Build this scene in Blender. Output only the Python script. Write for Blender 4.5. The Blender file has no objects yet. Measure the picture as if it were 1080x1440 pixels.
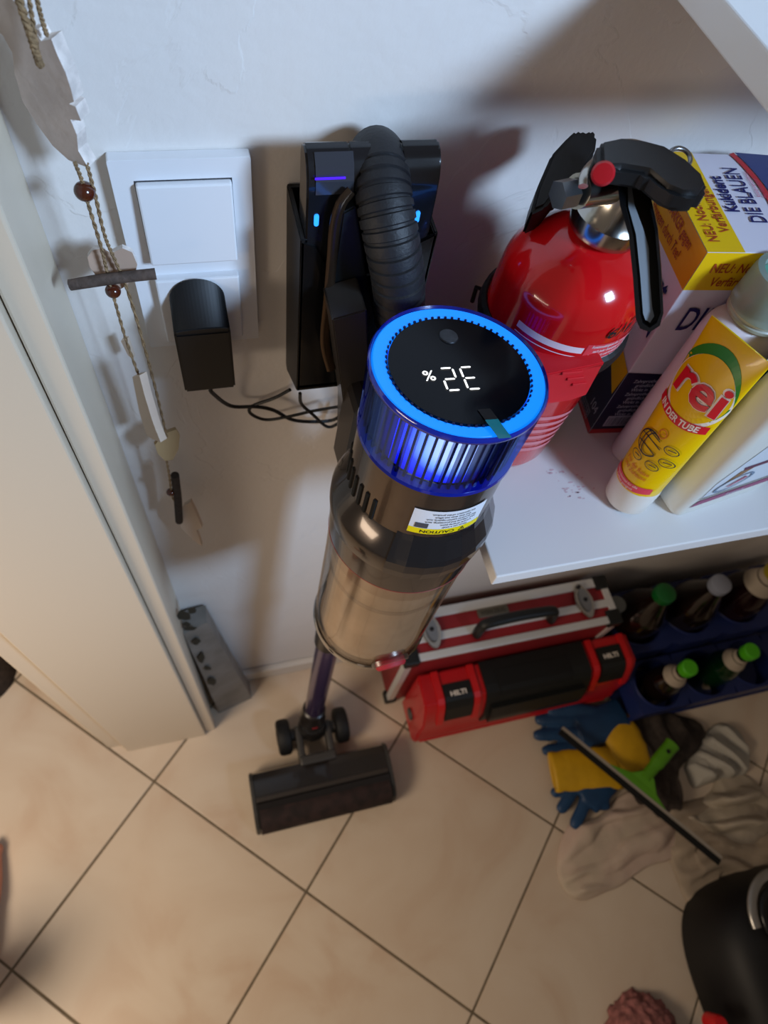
import bpy, bmesh, math, random
from mathutils import Vector, Matrix, noise
random.seed(7)
V = Vector
PI = math.pi
S = bpy.context.scene
COL = S.collection

# ---------------------------------------------------------------- camera
CAM_C = V((-0.0176, -0.3884, 1.3525))
A_, B_, R_ = 0.4596, 1.0475, 0.2563
FPX = 965.5
_f = V((math.sin(A_)*math.cos(B_), math.cos(A_)*math.cos(B_), -math.sin(B_)))
_r0 = V((math.cos(A_), -math.sin(A_), 0)); _u0 = _r0.cross(_f)
_R = math.cos(R_)*_r0 + math.sin(R_)*_u0
_U = -math.sin(R_)*_r0 + math.cos(R_)*_u0
cam_d = bpy.data.cameras.new('camera'); cam = bpy.data.objects.new('camera', cam_d); COL.objects.link(cam)
m = Matrix((( _R.x, _U.x, -_f.x, CAM_C.x), (_R.y, _U.y, -_f.y, CAM_C.y), (_R.z, _U.z, -_f.z, CAM_C.z), (0,0,0,1)))
cam.matrix_world = m
cam_d.sensor_fit = 'VERTICAL'; cam_d.sensor_height = 36; cam_d.sensor_width = 27
cam_d.lens = FPX/1440*36; cam_d.clip_start = 0.01
cam_d.dof.use_dof = True; cam_d.dof.focus_distance = 0.42; cam_d.dof.aperture_fstop = 9
S.camera = cam

def ray(u, v): return _f + _R*(u-540)/FPX - _U*(v-720)/FPX
def atz(u, v, z=0.0): d = ray(u, v); return CAM_C + d*((z-CAM_C.z)/d.z)
def aty(u, v, y=0.0): d = ray(u, v); return CAM_C + d*((y-CAM_C.y)/d.y)
def atn(u, v, p0, n): d = ray(u, v); return CAM_C + d*((p0-CAM_C).dot(n)/d.dot(n))

# ---------------------------------------------------------------- world, lights, exposure
W = bpy.data.worlds.new('world'); S.world = W; W.use_nodes = True
W.node_tree.nodes['Background'].inputs[0].default_value = (0.85, 0.71, 0.60, 1)
W.node_tree.nodes['Background'].inputs[1].default_value = 0.17
def area(name, loc, target, sx, sy, power, col):
    l = bpy.data.lights.new(name, 'AREA'); l.shape = 'RECTANGLE'; l.size = sx; l.size_y = sy
    l.energy = power; l.color = col
    o = bpy.data.objects.new(name, l); COL.objects.link(o); o.location = loc
    o.rotation_euler = (V(target)-V(loc)).to_track_quat('-Z', 'Y').to_euler(); return o
wlight = area('window_light', (1.2, -1.5, 2.0), (-0.02, 0, 1.14), 0.40, 0.40, 4.9, (0.49, 0.70, 1.0))
wlight.data.spread = math.radians(52)
area('hall_light', (-0.84, -0.55, 0.98), (-0.50, -0.42, 0.0), 0.42, 0.42, 9.6, (1.0, 0.80, 0.60))
S.view_settings.view_transform = 'Standard'; S.view_settings.look = 'None'
S.view_settings.gamma = 1; S.view_settings.use_curve_mapping = False
S.view_settings.exposure = 0.0

# ---------------------------------------------------------------- helpers
def lin(c):
    if isinstance(c, str): c = [int(c[i:i+2], 16)/255 for i in (0, 2, 4)]
    return [x/12.92 if x <= .04045 else ((x+.055)/1.055)**2.4 for x in c]
MATS = {}
def mat(name, col, rough=.5, metal=0, var=0.0, vs=20, bump=0, bs=60, trans=0, ior=1.45, emit=None, es=0, col2=None, coat=0, alpha=1):
    if name in MATS: return MATS[name]
    m = bpy.data.materials.new(name); m.use_nodes = True; nt = m.node_tree; N = nt.nodes; L = nt.links
    b = N['Principled BSDF']; c = lin(col)
    b.inputs['Base Color'].default_value = (*c, 1); b.inputs['Roughness'].default_value = rough
    b.inputs['Metallic'].default_value = metal; b.inputs['Transmission Weight'].default_value = trans
    b.inputs['IOR'].default_value = ior; b.inputs['Coat Weight'].default_value = coat; b.inputs['Alpha'].default_value = alpha
    if emit: b.inputs['Emission Color'].default_value = (*lin(emit), 1); b.inputs['Emission Strength'].default_value = es
    tc = N.new('ShaderNodeTexCoord')
    if var or col2:
        n = N.new('ShaderNodeTexNoise'); n.inputs['Scale'].default_value = vs; n.inputs['Detail'].default_value = 5
        L.new(tc.outputs['Object'], n.inputs['Vector'])
        mx = N.new('ShaderNodeMix'); mx.data_type = 'RGBA'
        c2 = lin(col2) if col2 else [x*(1-var) for x in c]
        c1 = c if col2 else [min(1, x*(1+var)) for x in c]
        mr = N.new('ShaderNodeMapRange'); mr.inputs[1].default_value = .35; mr.inputs[2].default_value = .65
        L.new(n.outputs['Fac'], mr.inputs[0]); L.new(mr.outputs[0], mx.inputs[0])
        mx.inputs[6].default_value = (*c2, 1); mx.inputs[7].default_value = (*c1, 1)
        L.new(mx.outputs[2], b.inputs['Base Color'])
    if bump:
        n2 = N.new('ShaderNodeTexNoise'); n2.inputs['Scale'].default_value = bs; n2.inputs['Detail'].default_value = 6
        L.new(tc.outputs['Object'], n2.inputs['Vector'])
        bp = N.new('ShaderNodeBump'); bp.inputs['Strength'].default_value = bump; bp.inputs['Distance'].default_value = .002
        L.new(n2.outputs['Fac'], bp.inputs['Height']); L.new(bp.outputs[0], b.inputs['Normal'])
    MATS[name] = m; return m
def clearmat(name, col, rough=.05, gloss=.05, tint_gloss='ffffff'):
    # thin plastic shell: tinted transparency with a fresnel sheen
    if name in MATS: return MATS[name]
    m = bpy.data.materials.new(name); m.use_nodes = True; nt = m.node_tree; N = nt.nodes; L = nt.links
    N.clear(); o = N.new('ShaderNodeOutputMaterial'); t = N.new('ShaderNodeBsdfTransparent'); g = N.new('ShaderNodeBsdfGlossy')
    f = N.new('ShaderNodeLayerWeight'); f.inputs[0].default_value = .35
    mr = N.new('ShaderNodeMapRange'); mr.inputs[3].default_value = gloss; mr.inputs[4].default_value = min(1, gloss+.5)
    t.inputs[0].default_value = (*lin(col), 1); g.inputs[0].default_value = (*lin(tint_gloss), 1); g.inputs[1].default_value = rough
    mx = N.new('ShaderNodeMixShader'); L.new(f.outputs['Facing'], mr.inputs[0]); L.new(mr.outputs[0], mx.inputs[0])
    L.new(t.outputs[0], mx.inputs[1]); L.new(g.outputs[0], mx.inputs[2]); L.new(mx.outputs[0], o.inputs[0])
    MATS[name] = m; return m

def root_of(o):
    while o.parent: o = o.parent
    return o
def obj(name, bm, material, parent=None, smooth=None, loc=None, label=None):
    """link a bmesh given in world coordinates as one mesh object"""
    off = root_of(parent).location if parent else (V(loc) if loc is not None else V((0, 0, 0)))
    bmesh.ops.recalc_face_normals(bm, faces=bm.faces)
    bmesh.ops.translate(bm, verts=bm.verts, vec=-V(off))
    me = bpy.data.meshes.new(name); bm.to_mesh(me); bm.free()
    if smooth is not None:
        for p in me.polygons: p.use_smooth = True
        if smooth < 180:
            me.set_sharp_from_angle(angle=math.radians(smooth))
    o = bpy.data.objects.new(name, me); COL.objects.link(o)
    if isinstance(material, (list, tuple)):
        for x in material: me.materials.append(x)
    else: me.materials.append(material)
    if parent: o.parent = parent
    else: o.location = off
    if label: o['label'] = label
    return o
def thing(name, label, cat, loc=(0, 0, 0), group=None):
    o = bpy.data.objects.new(name, None); COL.objects.link(o); o.location = loc; o.empty_display_size = .02
    o['label'] = label; o['category'] = cat
    if group: o['group'] = group
    return o
def tag(o, label, cat, group=None, kind=None):
    o['label'] = label; o['category'] = cat
    if group: o['group'] = group
    if kind: o['kind'] = kind
    return o
def struct(o, label=None, cat=None):
    o['kind'] = 'structure'
    if label: o['label'] = label
    if cat: o['category'] = cat
    return o
def dup(root, loc, label, group=None):
    r = root.copy(); COL.objects.link(r); r.location = loc; r['label'] = label
    if group: r['group'] = group
    for ch in list(root.children):
        c = ch.copy(); COL.objects.link(c); c.parent = r
        for g in list(ch.children):
            d = g.copy(); COL.objects.link(d); d.parent = c
    return r

def B(): return bmesh.new()
def frame(z, x=None):
    z = V(z).normalized()
    if x is None: x = V((0, 0, 1)) if abs(z.z) < .9 else V((1, 0, 0))
    x = (V(x) - z*V(x).dot(z)).normalized(); y = z.cross(x); return x, y, z
def box(bm, c, s, bev=0, rot=None, seg=2):
    M = Matrix.Translation(V(c)) @ (rot.to_4x4() if rot else Matrix()) @ Matrix.Diagonal((*s, 1))
    b2 = B(); bmesh.ops.create_cube(b2, size=1, matrix=M)
    if bev: bmesh.ops.bevel(b2, geom=b2.edges[:], offset=bev, segments=seg, affect='EDGES', profile=.5, clamp_overlap=True)
    merge(bm, b2); return bm
def bx(x0, x1, y0, y1, z0, z1, bev=0, bm=None):
    bm = bm or B(); return box(bm, ((x0+x1)/2, (y0+y1)/2, (z0+z1)/2), (abs(x1-x0), abs(y1-y0), abs(z1-z0)), bev)
def merge(bm, b2):
    me = bpy.data.meshes.new('t'); b2.to_mesh(me); b2.free(); bm.from_mesh(me); bpy.data.meshes.remove(me); return bm
def lathe(bm, prof, c=(0, 0, 0), a=(0, 0, 1), n=48, a0=0, a1=2*PI, xref=None, sx=1, sy=1, close=True):
    """prof = [(r, h)...] around axis a from point c"""
    x, y, z = frame(a, xref or (1, 0, 0) if abs(V(a).normalized().x) < .9 else (0, 0, 1)); c = V(c)
    full = abs(a1-a0-2*PI) < 1e-6
    k = n if full else n+1
    rings = []
    for r, h in prof:
        if r < 1e-6: rings.append([bm.verts.new(c+z*h)]); continue
        rings.append([bm.verts.new(c+z*h+x*(r*sx*math.cos(a0+(a1-a0)*i/n))+y*(r*sy*math.sin(a0+(a1-a0)*i/n))) for i in range(k)])
    for p, q in zip(rings, rings[1:]):
        for i in range(n if full else n):
            j = (i+1) % k
            if len(p) == 1 and len(q) == 1: continue
            if len(p) == 1: bm.faces.new((p[0], q[i], q[j]))
            elif len(q) == 1: bm.faces.new((p[i], p[j], q[0]))
            else: bm.faces.new((p[i], p[j], q[j], q[i]))
    return bm
def tube(bm, pts, r, n=12, cap=True, flat=1.0, up=None):
    pts = [V(p) for p in pts]; rs = r if isinstance(r, (list, tuple)) else [r]*len(pts)
    rings = []; x = None
    for i, p in enumerate(pts):
        t = (pts[min(i+1, len(pts)-1)] - pts[max(i-1, 0)]).normalized()
        if x is None:
            x = V(up) if up else (V((0, 0, 1)) if abs(t.z) < .9 else V((1, 0, 0)))
        x = (x - t*x.dot(t)).normalized(); y = t.cross(x)
        rings.append([bm.verts.new(p + x*(rs[i]*flat*math.cos(2*PI*k/n)) + y*(rs[i]*math.sin(2*PI*k/n))) for k in range(n)])
    for p, q in zip(rings, rings[1:]):
        for k in range(n): bm.faces.new((p[k], p[(k+1) % n], q[(k+1) % n], q[k]))
    if cap: bm.faces.new(rings[0][::-1]); bm.faces.new(rings[-1])
    return bm
def smoothpath(P, k=6):
    P = [V(p) for p in P]; out = []
    for i in range(len(P)-1):
        p0, p1, p2, p3 = P[max(i-1, 0)], P[i], P[i+1], P[min(i+2, len(P)-1)]
        for j in range(k):
            t = j/k
            out.append(.5*((2*p1)+(-p0+p2)*t+(2*p0-5*p1+4*p2-p3)*t*t+(-p0+3*p1-3*p2+p3)*t**3))
    out.append(P[-1]); return out
def prism(bm, poly, off, bev=0):
    """poly = list of 3D points, extruded by vector off"""
    b2 = B(); a = [b2.verts.new(V(p)) for p in poly]; b = [b2.verts.new(V(p)+V(off)) for p in poly]; n = len(a)
    b2.faces.new(a[::-1]); b2.faces.new(b)
    for i in range(n): b2.faces.new((a[i], a[(i+1) % n], b[(i+1) % n], b[i]))
    bmesh.ops.recalc_face_normals(b2, faces=b2.faces)
    if bev: bmesh.ops.bevel(b2, geom=b2.edges[:], offset=bev, segments=2, affect='EDGES', clamp_overlap=True)
    return merge(bm, b2)
def rrect(w, h, r, n=6):
    pts = []
    for cx, cy, a in ((w/2-r, h/2-r, 0), (-w/2+r, h/2-r, PI/2), (-w/2+r, -h/2+r, PI), (w/2-r, -h/2+r, 3*PI/2)):
        for i in range(n+1): pts.append((cx+r*math.cos(a+PI/2*i/n), cy+r*math.sin(a+PI/2*i/n)))
    return pts
def text_bm(body, size, fn, bold=0.0, sx=1.0, align='CENTER', cuts=0):
    """flat lettering, each vertex mapped through fn(u, v) -> 3D point"""
    cu = bpy.data.curves.new('t', 'FONT'); cu.body = body; cu.size = size; cu.align_x = align; cu.align_y = 'CENTER'
    cu.offset = bold*size; cu.resolution_u = 3
    o = bpy.data.objects.new('t', cu); COL.objects.link(o)
    dg = bpy.context.evaluated_depsgraph_get(); me = o.evaluated_get(dg).to_mesh()
    bm = B(); bm.from_mesh(me); o.evaluated_get(dg).to_mesh_clear(); bpy.data.objects.remove(o); bpy.data.curves.remove(cu)
    if cuts: bmesh.ops.subdivide_edges(bm, edges=bm.edges[:], cuts=cuts)
    for v in bm.verts: v.co = fn(v.co.x*sx, v.co.y)
    return bm
def lettering(body, size, fn, material, parent, **k):
    bm = text_bm(body, size, fn, **k)
    return obj('lettering', bm, material, parent)
def patch(bm, u0, u1, v0, v1, fn, nu=12, nv=2):
    g = [[bm.verts.new(fn(u0+(u1-u0)*i/nu, v0+(v1-v0)*j/nv)) for i in range(nu+1)] for j in range(nv+1)]
    for j in range(nv):
        for i in range(nu): bm.faces.new((g[j][i], g[j][i+1], g[j+1][i+1], g[j+1][i]))
    return bm
def polypatch(bm, pts, fn): bm.faces.new([bm.verts.new(fn(*p)) for p in pts]); return bm
def mod_remesh(o, vox, smooth=True, it=3):
    md = o.modifiers.new('remesh', 'REMESH'); md.mode = 'VOXEL'; md.voxel_size = vox; md.use_smooth_shade = True
    if it:
        ms = o.modifiers.new('smooth', 'SMOOTH'); ms.iterations = it; ms.factor = .6
    return o

# ---------------------------------------------------------------- materials of the room
def plaster():
    m = mat('plaster', 'dcd6d0', .75); nt = m.node_tree; N = nt.nodes; L = nt.links; b = N['Principled BSDF']
    tc = N.new('ShaderNodeTexCoord')
    n1 = N.new('ShaderNodeTexNoise'); n1.inputs['Scale'].default_value = 16; n1.inputs['Detail'].default_value = 3
    n2 = N.new('ShaderNodeTexNoise'); n2.inputs['Scale'].default_value = 160; n2.inputs['Detail'].default_value = 4
    n3 = N.new('ShaderNodeTexNoise'); n3.inputs['Scale'].default_value = 6; n3.inputs['Detail'].default_value = 8; n3.inputs['Distortion'].default_value = 1.2
    for n in (n1, n2, n3): L.new(tc.outputs['Object'], n.inputs['Vector'])
    cr = N.new('ShaderNodeMapRange'); cr.inputs[1].default_value = .495; cr.inputs[2].default_value = .505; cr.inputs[3].default_value = 0; cr.inputs[4].default_value = .25
    L.new(n3.outputs['Fac'], cr.inputs[0])
    a = N.new('ShaderNodeMath'); a.operation = 'MULTIPLY_ADD'; a.inputs[1].default_value = 1.6
    L.new(n1.outputs['Fac'], a.inputs[0]); 
    s = N.new('ShaderNodeMath'); s.operation = 'MULTIPLY_ADD'; s.inputs[1].default_value = .35; L.new(n2.outputs['Fac'], s.inputs[0]); L.new(cr.outputs[0], s.inputs[2])
    L.new(s.outputs[0], a.inputs[2])
    bp = N.new('ShaderNodeBump'); bp.inputs['Strength'].default_value = .55; bp.inputs['Distance'].default_value = .0016
    L.new(a.outputs[0], bp.inputs['Height']); L.new(bp.outputs[0], b.inputs['Normal'])
    return m
PL = plaster()
LACQ = mat('cream_lacquer', 'cbbda8', .45, bump=.05, bs=300)
WHITE = mat('white_board', 'e4e3e2', .38)
GROUT = mat('grout', '6e6250', .9, var=.2, vs=60)
def tilemat():
    m = mat('floor_tile', 'd0bfab', .38); nt = m.node_tree; N = nt.nodes; L = nt.links; b = N['Principled BSDF']
    tc = N.new('ShaderNodeTexCoord'); oi = N.new('ShaderNodeObjectInfo')
    ad = N.new('ShaderNodeVectorMath'); ad.operation = 'ADD'; sc = N.new('ShaderNodeVectorMath'); sc.operation = 'SCALE'; sc.inputs[3].default_value = 0.7
    L.new(oi.outputs['Location'], sc.inputs[0]); L.new(tc.outputs['Object'], ad.inputs[0]); L.new(sc.outputs[0], ad.inputs[1])
    n = N.new('ShaderNodeTexNoise'); n.inputs['Scale'].default_value = 5; n.inputs['Detail'].default_value = 5; n.inputs['Distortion'].default_value = 1.5
    L.new(ad.outputs[0], n.inputs['Vector'])
    cr = N.new('ShaderNodeValToRGB'); e = cr.color_ramp.elements
    e[0].position = .3; e[0].color = (*lin('c4ae98'), 1); e[1].position = .62; e[1].color = (*lin('cfc0ad'), 1)
    x = cr.color_ramp.elements.new(.45); x.color = (*lin('cbbaa6'), 1)
    L.new(n.outputs['Fac'], cr.inputs[0]); L.new(cr.outputs[0], b.inputs['Base Color'])
    return m
TILE = tilemat()

# ---------------------------------------------------------------- floor with tiles
fl = struct(obj('floor', bx(-1.6, 1.9, -2.0, 0.6, -.03, -.0015), GROUT), 'beige tiled floor laid diagonally', 'floor')
ts, th, ox, oy = .33, .7886, -.2116, -.1583
dA = V((math.cos(th), -math.sin(th), 0)); dB = V((math.sin(th), math.cos(th), 0))
hw = ts/2 - .0019
bm = B(); box(bm, (0, 0, -.004), (2*hw, 2*hw, .008), .0012)
tile0 = None
for i in range(-5, 8):
    for j in range(-6, 6):
        c = V((ox, oy, 0)) + dA*((i+.5)*ts) + dB*((j+.5)*ts)
        if not (-1.35 < c.x < 1.65 and -1.75 < c.y < .35): continue
        if tile0 is None:
            t = obj('tile', bm, TILE, fl, loc=None); tile0 = t
        else:
            t = tile0.copy(); COL.objects.link(t)
        t.location = c; t.rotation_euler = (0, 0, -th)

# ---------------------------------------------------------------- walls
struct(obj('wall_back', bx(-.108, 1.8, 0, .12, 0, 2.5), PL), 'white plastered wall behind the vacuum', 'wall')
wl = struct(obj('wall_left', bx(-.262, -.108, -.084, .12, 0, 2.5), mat('wall_left_paint', 'dcd8d2', .6, bump=.2, bs=80)), 'white wall stub beside the doorway', 'wall')
struct(obj('wall_right', bx(1.7, 1.82, -2.0, 0, 0, 2.5), PL), 'white side wall', 'wall')
struct(obj('baseboard_back', bx(-.106, 1.7, -.012, -.0005, 0, .045, .002), mat('skirting', 'cfc8bf', .5)), 'low white skirting along the back wall', 'skirting')
dj = thing('door_1', 'cream painted doorway lining with thin casings on the left', 'door frame', (-.18, -.09, 0)); dj['kind'] = 'structure'
obj('lining', bx(-.253, -.1145, -.097, -.0845, 0, 2.1, .0015), LACQ, dj)
bm = B(); bx(-.1135, -.096, -.090, -.072, 0, 2.1, .002, bm); bx(-.1075, -.1005, -.0715, -.0005, 0, 2.1, .001, bm)
obj('casing', bm, LACQ, dj)
obj('casing', bx(-.286, -.2535, -.084, -.062, 0, 2.1, .003), LACQ, dj)
# adjoining header and far side of the doorway, outside the picture
struct(obj('wall_left_far', bx(-.262, -.108, -2.0, -.95, 0, 2.5), PL), 'white wall on the far side of the doorway', 'wall')

# ---------------------------------------------------------------- shelves
shx, shy, shz = .168, -.222, .9
def shelfboard(name, x0, x1, y0, y1, z0, z1, label):
    o = obj(name, bx(x0, x1, y0, y1, z0, z1, .0012), SHELF, loc=(x0, 0, z0)); return tag(o, label, 'shelf')
SHELF = mat('shelf_laminate', 'e2e1e0', .32)
shelf = thing('shelf', 'white wall shelf board carrying the extinguisher and cleaning products', 'shelf', (shx, 0, shz-.015))
obj('board', bx(shx, 1.7, shy, -.001, shz-.015, shz, .0012), SHELF, shelf)
# faint reddish stains on the board
bm = B()
for k in range(34):
    p = atz(random.gauss(800, 14), random.gauss(688, 8), shz+.0002) if k < 24 else atz(random.gauss(782, 8), random.gauss(664, 2), shz+.0002)
    r = random.uniform(.0004, .0016); n = 7; a = random.random()*6
    bm.faces.new([bm.verts.new(p+V((r*math.cos(a+2*PI*i/n)*random.uniform(.6, 2), r*.6*math.sin(a+2*PI*i/n), 0))) for i in range(n)])
obj('stain', bm, mat('stain', 'd3b9bd', .6), shelf, label='faint reddish stains on the white board')
ush = obj('shelf', bx(.25, 1.7, -.155, -.001, 1.189, 1.206, .0012), SHELF, loc=(.25, 0, 1.189)); tag(ush, 'upper white shelf board cutting the top right corner', 'shelf')

# ---------------------------------------------------------------- switch and socket plate
PW = mat('plate_plastic', 'e0e0e2', .3)
px0, pz1 = -.0545, 1.0935
pl = thing('wall_plate', 'white double wall plate with light switch above socket', 'switch plate', (px0+.04, 0, pz1-.152))
bm = B(); pr = rrect(.081, .152, .0012); prism(bm, [(px0+.0405+x, -.0005, pz1-.076+z) for x, z in pr], (0, -.008, 0), .0012)
obj('frame', bm, PW, pl)
def insert(zc, h, name, tilt):
    rot = Matrix.Rotation(tilt, 3, 'X'); bm = B()
    box(bm, (-.0135, -.0105, zc), (.0555, .009, h), .0012, rot); return obj(name, bm, PW, pl)
obj('joint', bx(-.0418, .0148, -.0087, -.008, 1.0235, 1.0805), mat('joint_dark', '3a3a3e', .8), pl)
insert(1.052, .0555, 'rocker', math.radians(-3))
insert(.981, .0585, 'socket_cover', 0)

# ---------------------------------------------------------------- power adapter
BLK = mat('black_plastic', '0c0d0f', .48)
ad = thing('power_adapter', 'black plug-in power adapter in the wall socket', 'adapter', (-.0155, -.015, .92))
bm = B(); pts = []
for i in range(25):
    a = PI*i/24; pts.append((-.0155+.0188*math.cos(a), -.0152, .9945+.0175*math.sin(a)))
pts += [(-.0343, -.0152, .962), (.0033, -.0152, .962)]
prism(bm, pts, (0, -.0235, 0), .0015)
for v in bm.verts:
    if v.co.y < -.030 and v.co.z > .985: v.co.z = .985 + (v.co.z-.985)*.10
obj('plug_head', bm, BLK, ad, smooth=35)
bm = B(); prism(bm, [(-.0345, -.015, .9225), (.0035, -.015, .9225), (.0037, -.015, .9845), (-.0347, -.015, .9845)], (0, -.0245, 0), .0015)
obj('body', bm, mat('black_plastic_matt', '0a0b0c', .5), ad)
CORD = mat('cord', '101010', .5)
wp = [(-.0155, -.028, .9225), (-.0155, -.028, .912), (-.014, -.027, .903)] + [aty(u, v, -.012) for u, v in ((325, 571), (360, 572), (385, 577), (410, 590), (440, 593), (470, 590))] + [aty(488, 575, -.02)]
bm = B(); tube(bm, smoothpath(wp), .0017, 8); obj('cable', bm, CORD, ad)
wp = [aty(408, 548, -.02), aty(385, 560, -.014), aty(355, 571, -.010), aty(352, 581, -.010), aty(372, 590, -.010), aty(400, 587, -.014), aty(440, 578, -.016), aty(475, 572, -.02)]
bm = B(); tube(bm, smoothpath(wp), .0015, 8); obj('cable', bm, CORD, ad)
wp = [aty(422, 553, -.025), aty(424, 568, -.02), aty(440, 583, -.016), aty(460, 600, -.014), aty(476, 595, -.016), aty(492, 580, -.03)]
bm = B(); tube(bm, smoothpath(wp), .0015, 8); obj('cable', bm, CORD, ad)

# ---------------------------------------------------------------- charging dock on the wall
GLB = mat('gloss_black', '0b0c0e', .16)
dk = thing('charging_dock', 'black wall mounted charging dock holding the vacuum handle', 'dock', (.093, -.001, .91))
bm = B()
def yz_plate(x, t):   # side wall of the cradle
    prism(bm, [(x, -.0005, 1.069), (x, -.05, 1.067), (x, -.05, .924), (x, -.006, .897), (x, -.0005, .900)], (t, 0, 0), .0008)
yz_plate(.0492, .003); yz_plate(.134, .003)
obj('side_plate', bm, BLK, dk)
bm = B(); prism(bm, [(.0495, -.050, 1.066), (.060, -.050, 1.060), (.072, -.050, 1.035), (.115, -.050, 1.035), (.126, -.050, 1.060), (.137, -.050, 1.066), (.137, -.050, .924), (.0495, -.050, .924)], (0, .003, 0), .0006)
obj('front_plate', bm, GLB, dk)
bm = B(); bx(.0495, .137, -.004, -.0005, .905, 1.069, .0005, bm); prism(bm, [(.050, -.05, .927), (.050, -.006, .900), (.137, -.006, .900), (.137, -.05, .927)], (0, 0, .003))
obj('back_plate', bm, BLK, dk)

# ---------------------------------------------------------------- the vacuum cleaner
vc_c = V((.1217, -.1543, 1.0613)); va = V((.067, .071, .995)).normalized()
vx = (V((1, 0, 0)) - va*va.x).normalized(); vy = va.cross(vx)       # vx right, vy towards the wall
VAC = thing('cordless_vacuum', 'dark cordless stick vacuum with glowing blue ring standing in its dock', 'vacuum cleaner', (.08, -.2, 0))
def AX(prof, **k): b = B(); lathe(b, prof, vc_c, -va, k.pop('n', 96), xref=vx, **k); return b
def cylp(r, off=0.0):
    """(arc length, depth along axis) on a cylinder of the body; u=0 faces the viewer, v up"""
    def fn(u, v, t0=0, ang=0): 
        a = -PI/2 + ang + u/r; return vc_c - va*(t0-v) + vx*(r*math.cos(a)) + vy*(r*math.sin(a))
    return fn
def discp(x, y, h=0): return vc_c + vx*x + vy*y + va*h
BRONZE = mat('smoked_bronze', '5a4e45', .22, metal=.75, var=.06, vs=30, coat=.3)
DGLOSS = mat('disc_glass', '04060c', .16, ior=1.3)
obj('display', AX([(0, .0005), (.0435, .0005), (.0438, .003), (.0438, .012), (0, .012)]), DGLOSS, VAC, smooth=40)
RING = mat('ring_light', '1060d0', .3, emit='0a80ff', es=1.05)
ring = obj('light_ring', AX([(.0441, .0025), (.0450, .0012), (.0525, .0006), (.0534, .0015), (.0534, .004), (.0441, .004)]), RING, VAC, smooth=40)
b = B()
for i in range(64):
    a = 2*PI*i/64; p = discp(.0447*math.cos(a), .0447*math.sin(a), -.0012)
    rot = Matrix((vx, vy, va)).transposed() @ Matrix.Rotation(a, 3, 'Z'); box(b, p, (.0012, .0015, .002), 0, rot)
tt = obj('ring_teeth', b, mat('navy_plastic', '060a3a', .3), ring); tt['kind'] = 'stuff'
SLEEVE = clearmat('blue_clear', 'a4bcff', .06, .02, '90b0ff')
obj('rim', AX([(.0535, .001), (.0545, -.0006), (.0556, .001), (.0556, .004), (.0546, .005), (.0535, .004)]), mat('rim_blue', '0a1c7a', .12, trans=.3, coat=.6), VAC, smooth=50)
obj('clear_sleeve', AX([(.0556, .004), (.0534, .056)]), SLEEVE, VAC, smooth=60)
# LED-lit core, brightest where its lamps sit
led = mat('led_core', '101a80', .4); nt = led.node_tree; N = nt.nodes; L = nt.links; bsd = N['Principled BSDF']
at = N.new('ShaderNodeAttribute'); at.attribute_name = 'glow'; cr = N.new('ShaderNodeValToRGB'); e = cr.color_ramp.elements
e[0].color = (*lin('04083c'), 1); e[1].color = (*lin('eaf2ff'), 1)
for pos, c in ((.3, '1018c8'), (.55, '3a50ff'), (.78, '9cc0ff')): x = cr.color_ramp.elements.new(pos); x.color = (*lin(c), 1)
L.new(at.outputs['Fac'], cr.inputs[0]); L.new(cr.outputs[0], bsd.inputs['Emission Color']); bsd.inputs['Emission Strength'].default_value = 2.1
b = B(); N1, N2 = 96, 12; gl = b.verts.layers.float.new('glow')
g = []
for j in range(N2+1):
    t = .006 + .048*j/N2; r = .0490 - .0035*j/N2*0; row = []
    for i in range(N1):
        a = 2*PI*i/N1; v = b.verts.new(vc_c - va*t + vx*(r*.93*math.cos(a)) + vy*(r*.93*math.sin(a)))
        da = (a+PI/2+.18+PI) % (2*PI) - PI
        v[gl] = max(0, min(1, (.24+.85*math.exp(-(da/.70)**2))*(1-.7*max(0, (j/N2-.45)/.55)**1.5)))
        row.append(v)
    g.append(row)
for j in range(N2):
    for i in range(N1): b.faces.new((g[j][i], g[j][(i+1) % N1], g[j+1][(i+1) % N1], g[j+1][i]))
obj('glowing_core', b, led, VAC, smooth=60)
FIN = mat('fin_navy', '05072c', .25, coat=.3)
fin0 = None; NF = 54
for i in range(NF):
    a = 2*PI*i/NF
    if fin0 is None:
        b = B(); bmesh.ops.create_cube(b, size=1, matrix=Matrix.Diagonal((.0048, .0017, .046, 1)))
        me = bpy.data.meshes.new('fin'); b.to_mesh(me); b.free(); me.materials.append(FIN)
        f = bpy.data.objects.new('fin', me); fin0 = f
    else: f = fin0.copy()
    COL.objects.link(f); f.parent = VAC
    rot = (Matrix((vx, vy, va)).transposed() @ Matrix.Rotation(a, 3, 'Z')).to_4x4()
    f.matrix_basis = Matrix.Translation(vc_c - va*.031 + vx*(.0482*math.cos(a)) + vy*(.0482*math.sin(a)) - VAC.location) @ rot
obj('lower_ring', AX([(.0478, .053), (.0536, .0545), (.0540, .057), (.0525, .058), (.0478, .058)]), mat('blue_rim_lit', '0c1c80', .15, emit='1a40ff', es=.03, coat=.5), VAC, smooth=50)
housing = obj('motor_housing', AX([(.050, .057), (.0527, .0575), (.0524, .100), (.0524, .118), (.045, .125)]), BRONZE, VAC, smooth=40)
DARK = mat('vent_dark', '020202', .9)
for k in range(8):
    ang = math.radians(-147 - k*8.0); r = .0522
    p = vc_c - va*(.1005) + vx*(r*math.cos(ang)) + vy*(r*math.sin(ang))
    rot = Matrix((vx, vy, va)).transposed() @ Matrix.Rotation(ang, 3, 'Z')
    b = B(); box(b, p, (.0030, .0034, .022), .0008, rot); obj('vent_slot', b, DARK, housing)
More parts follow.
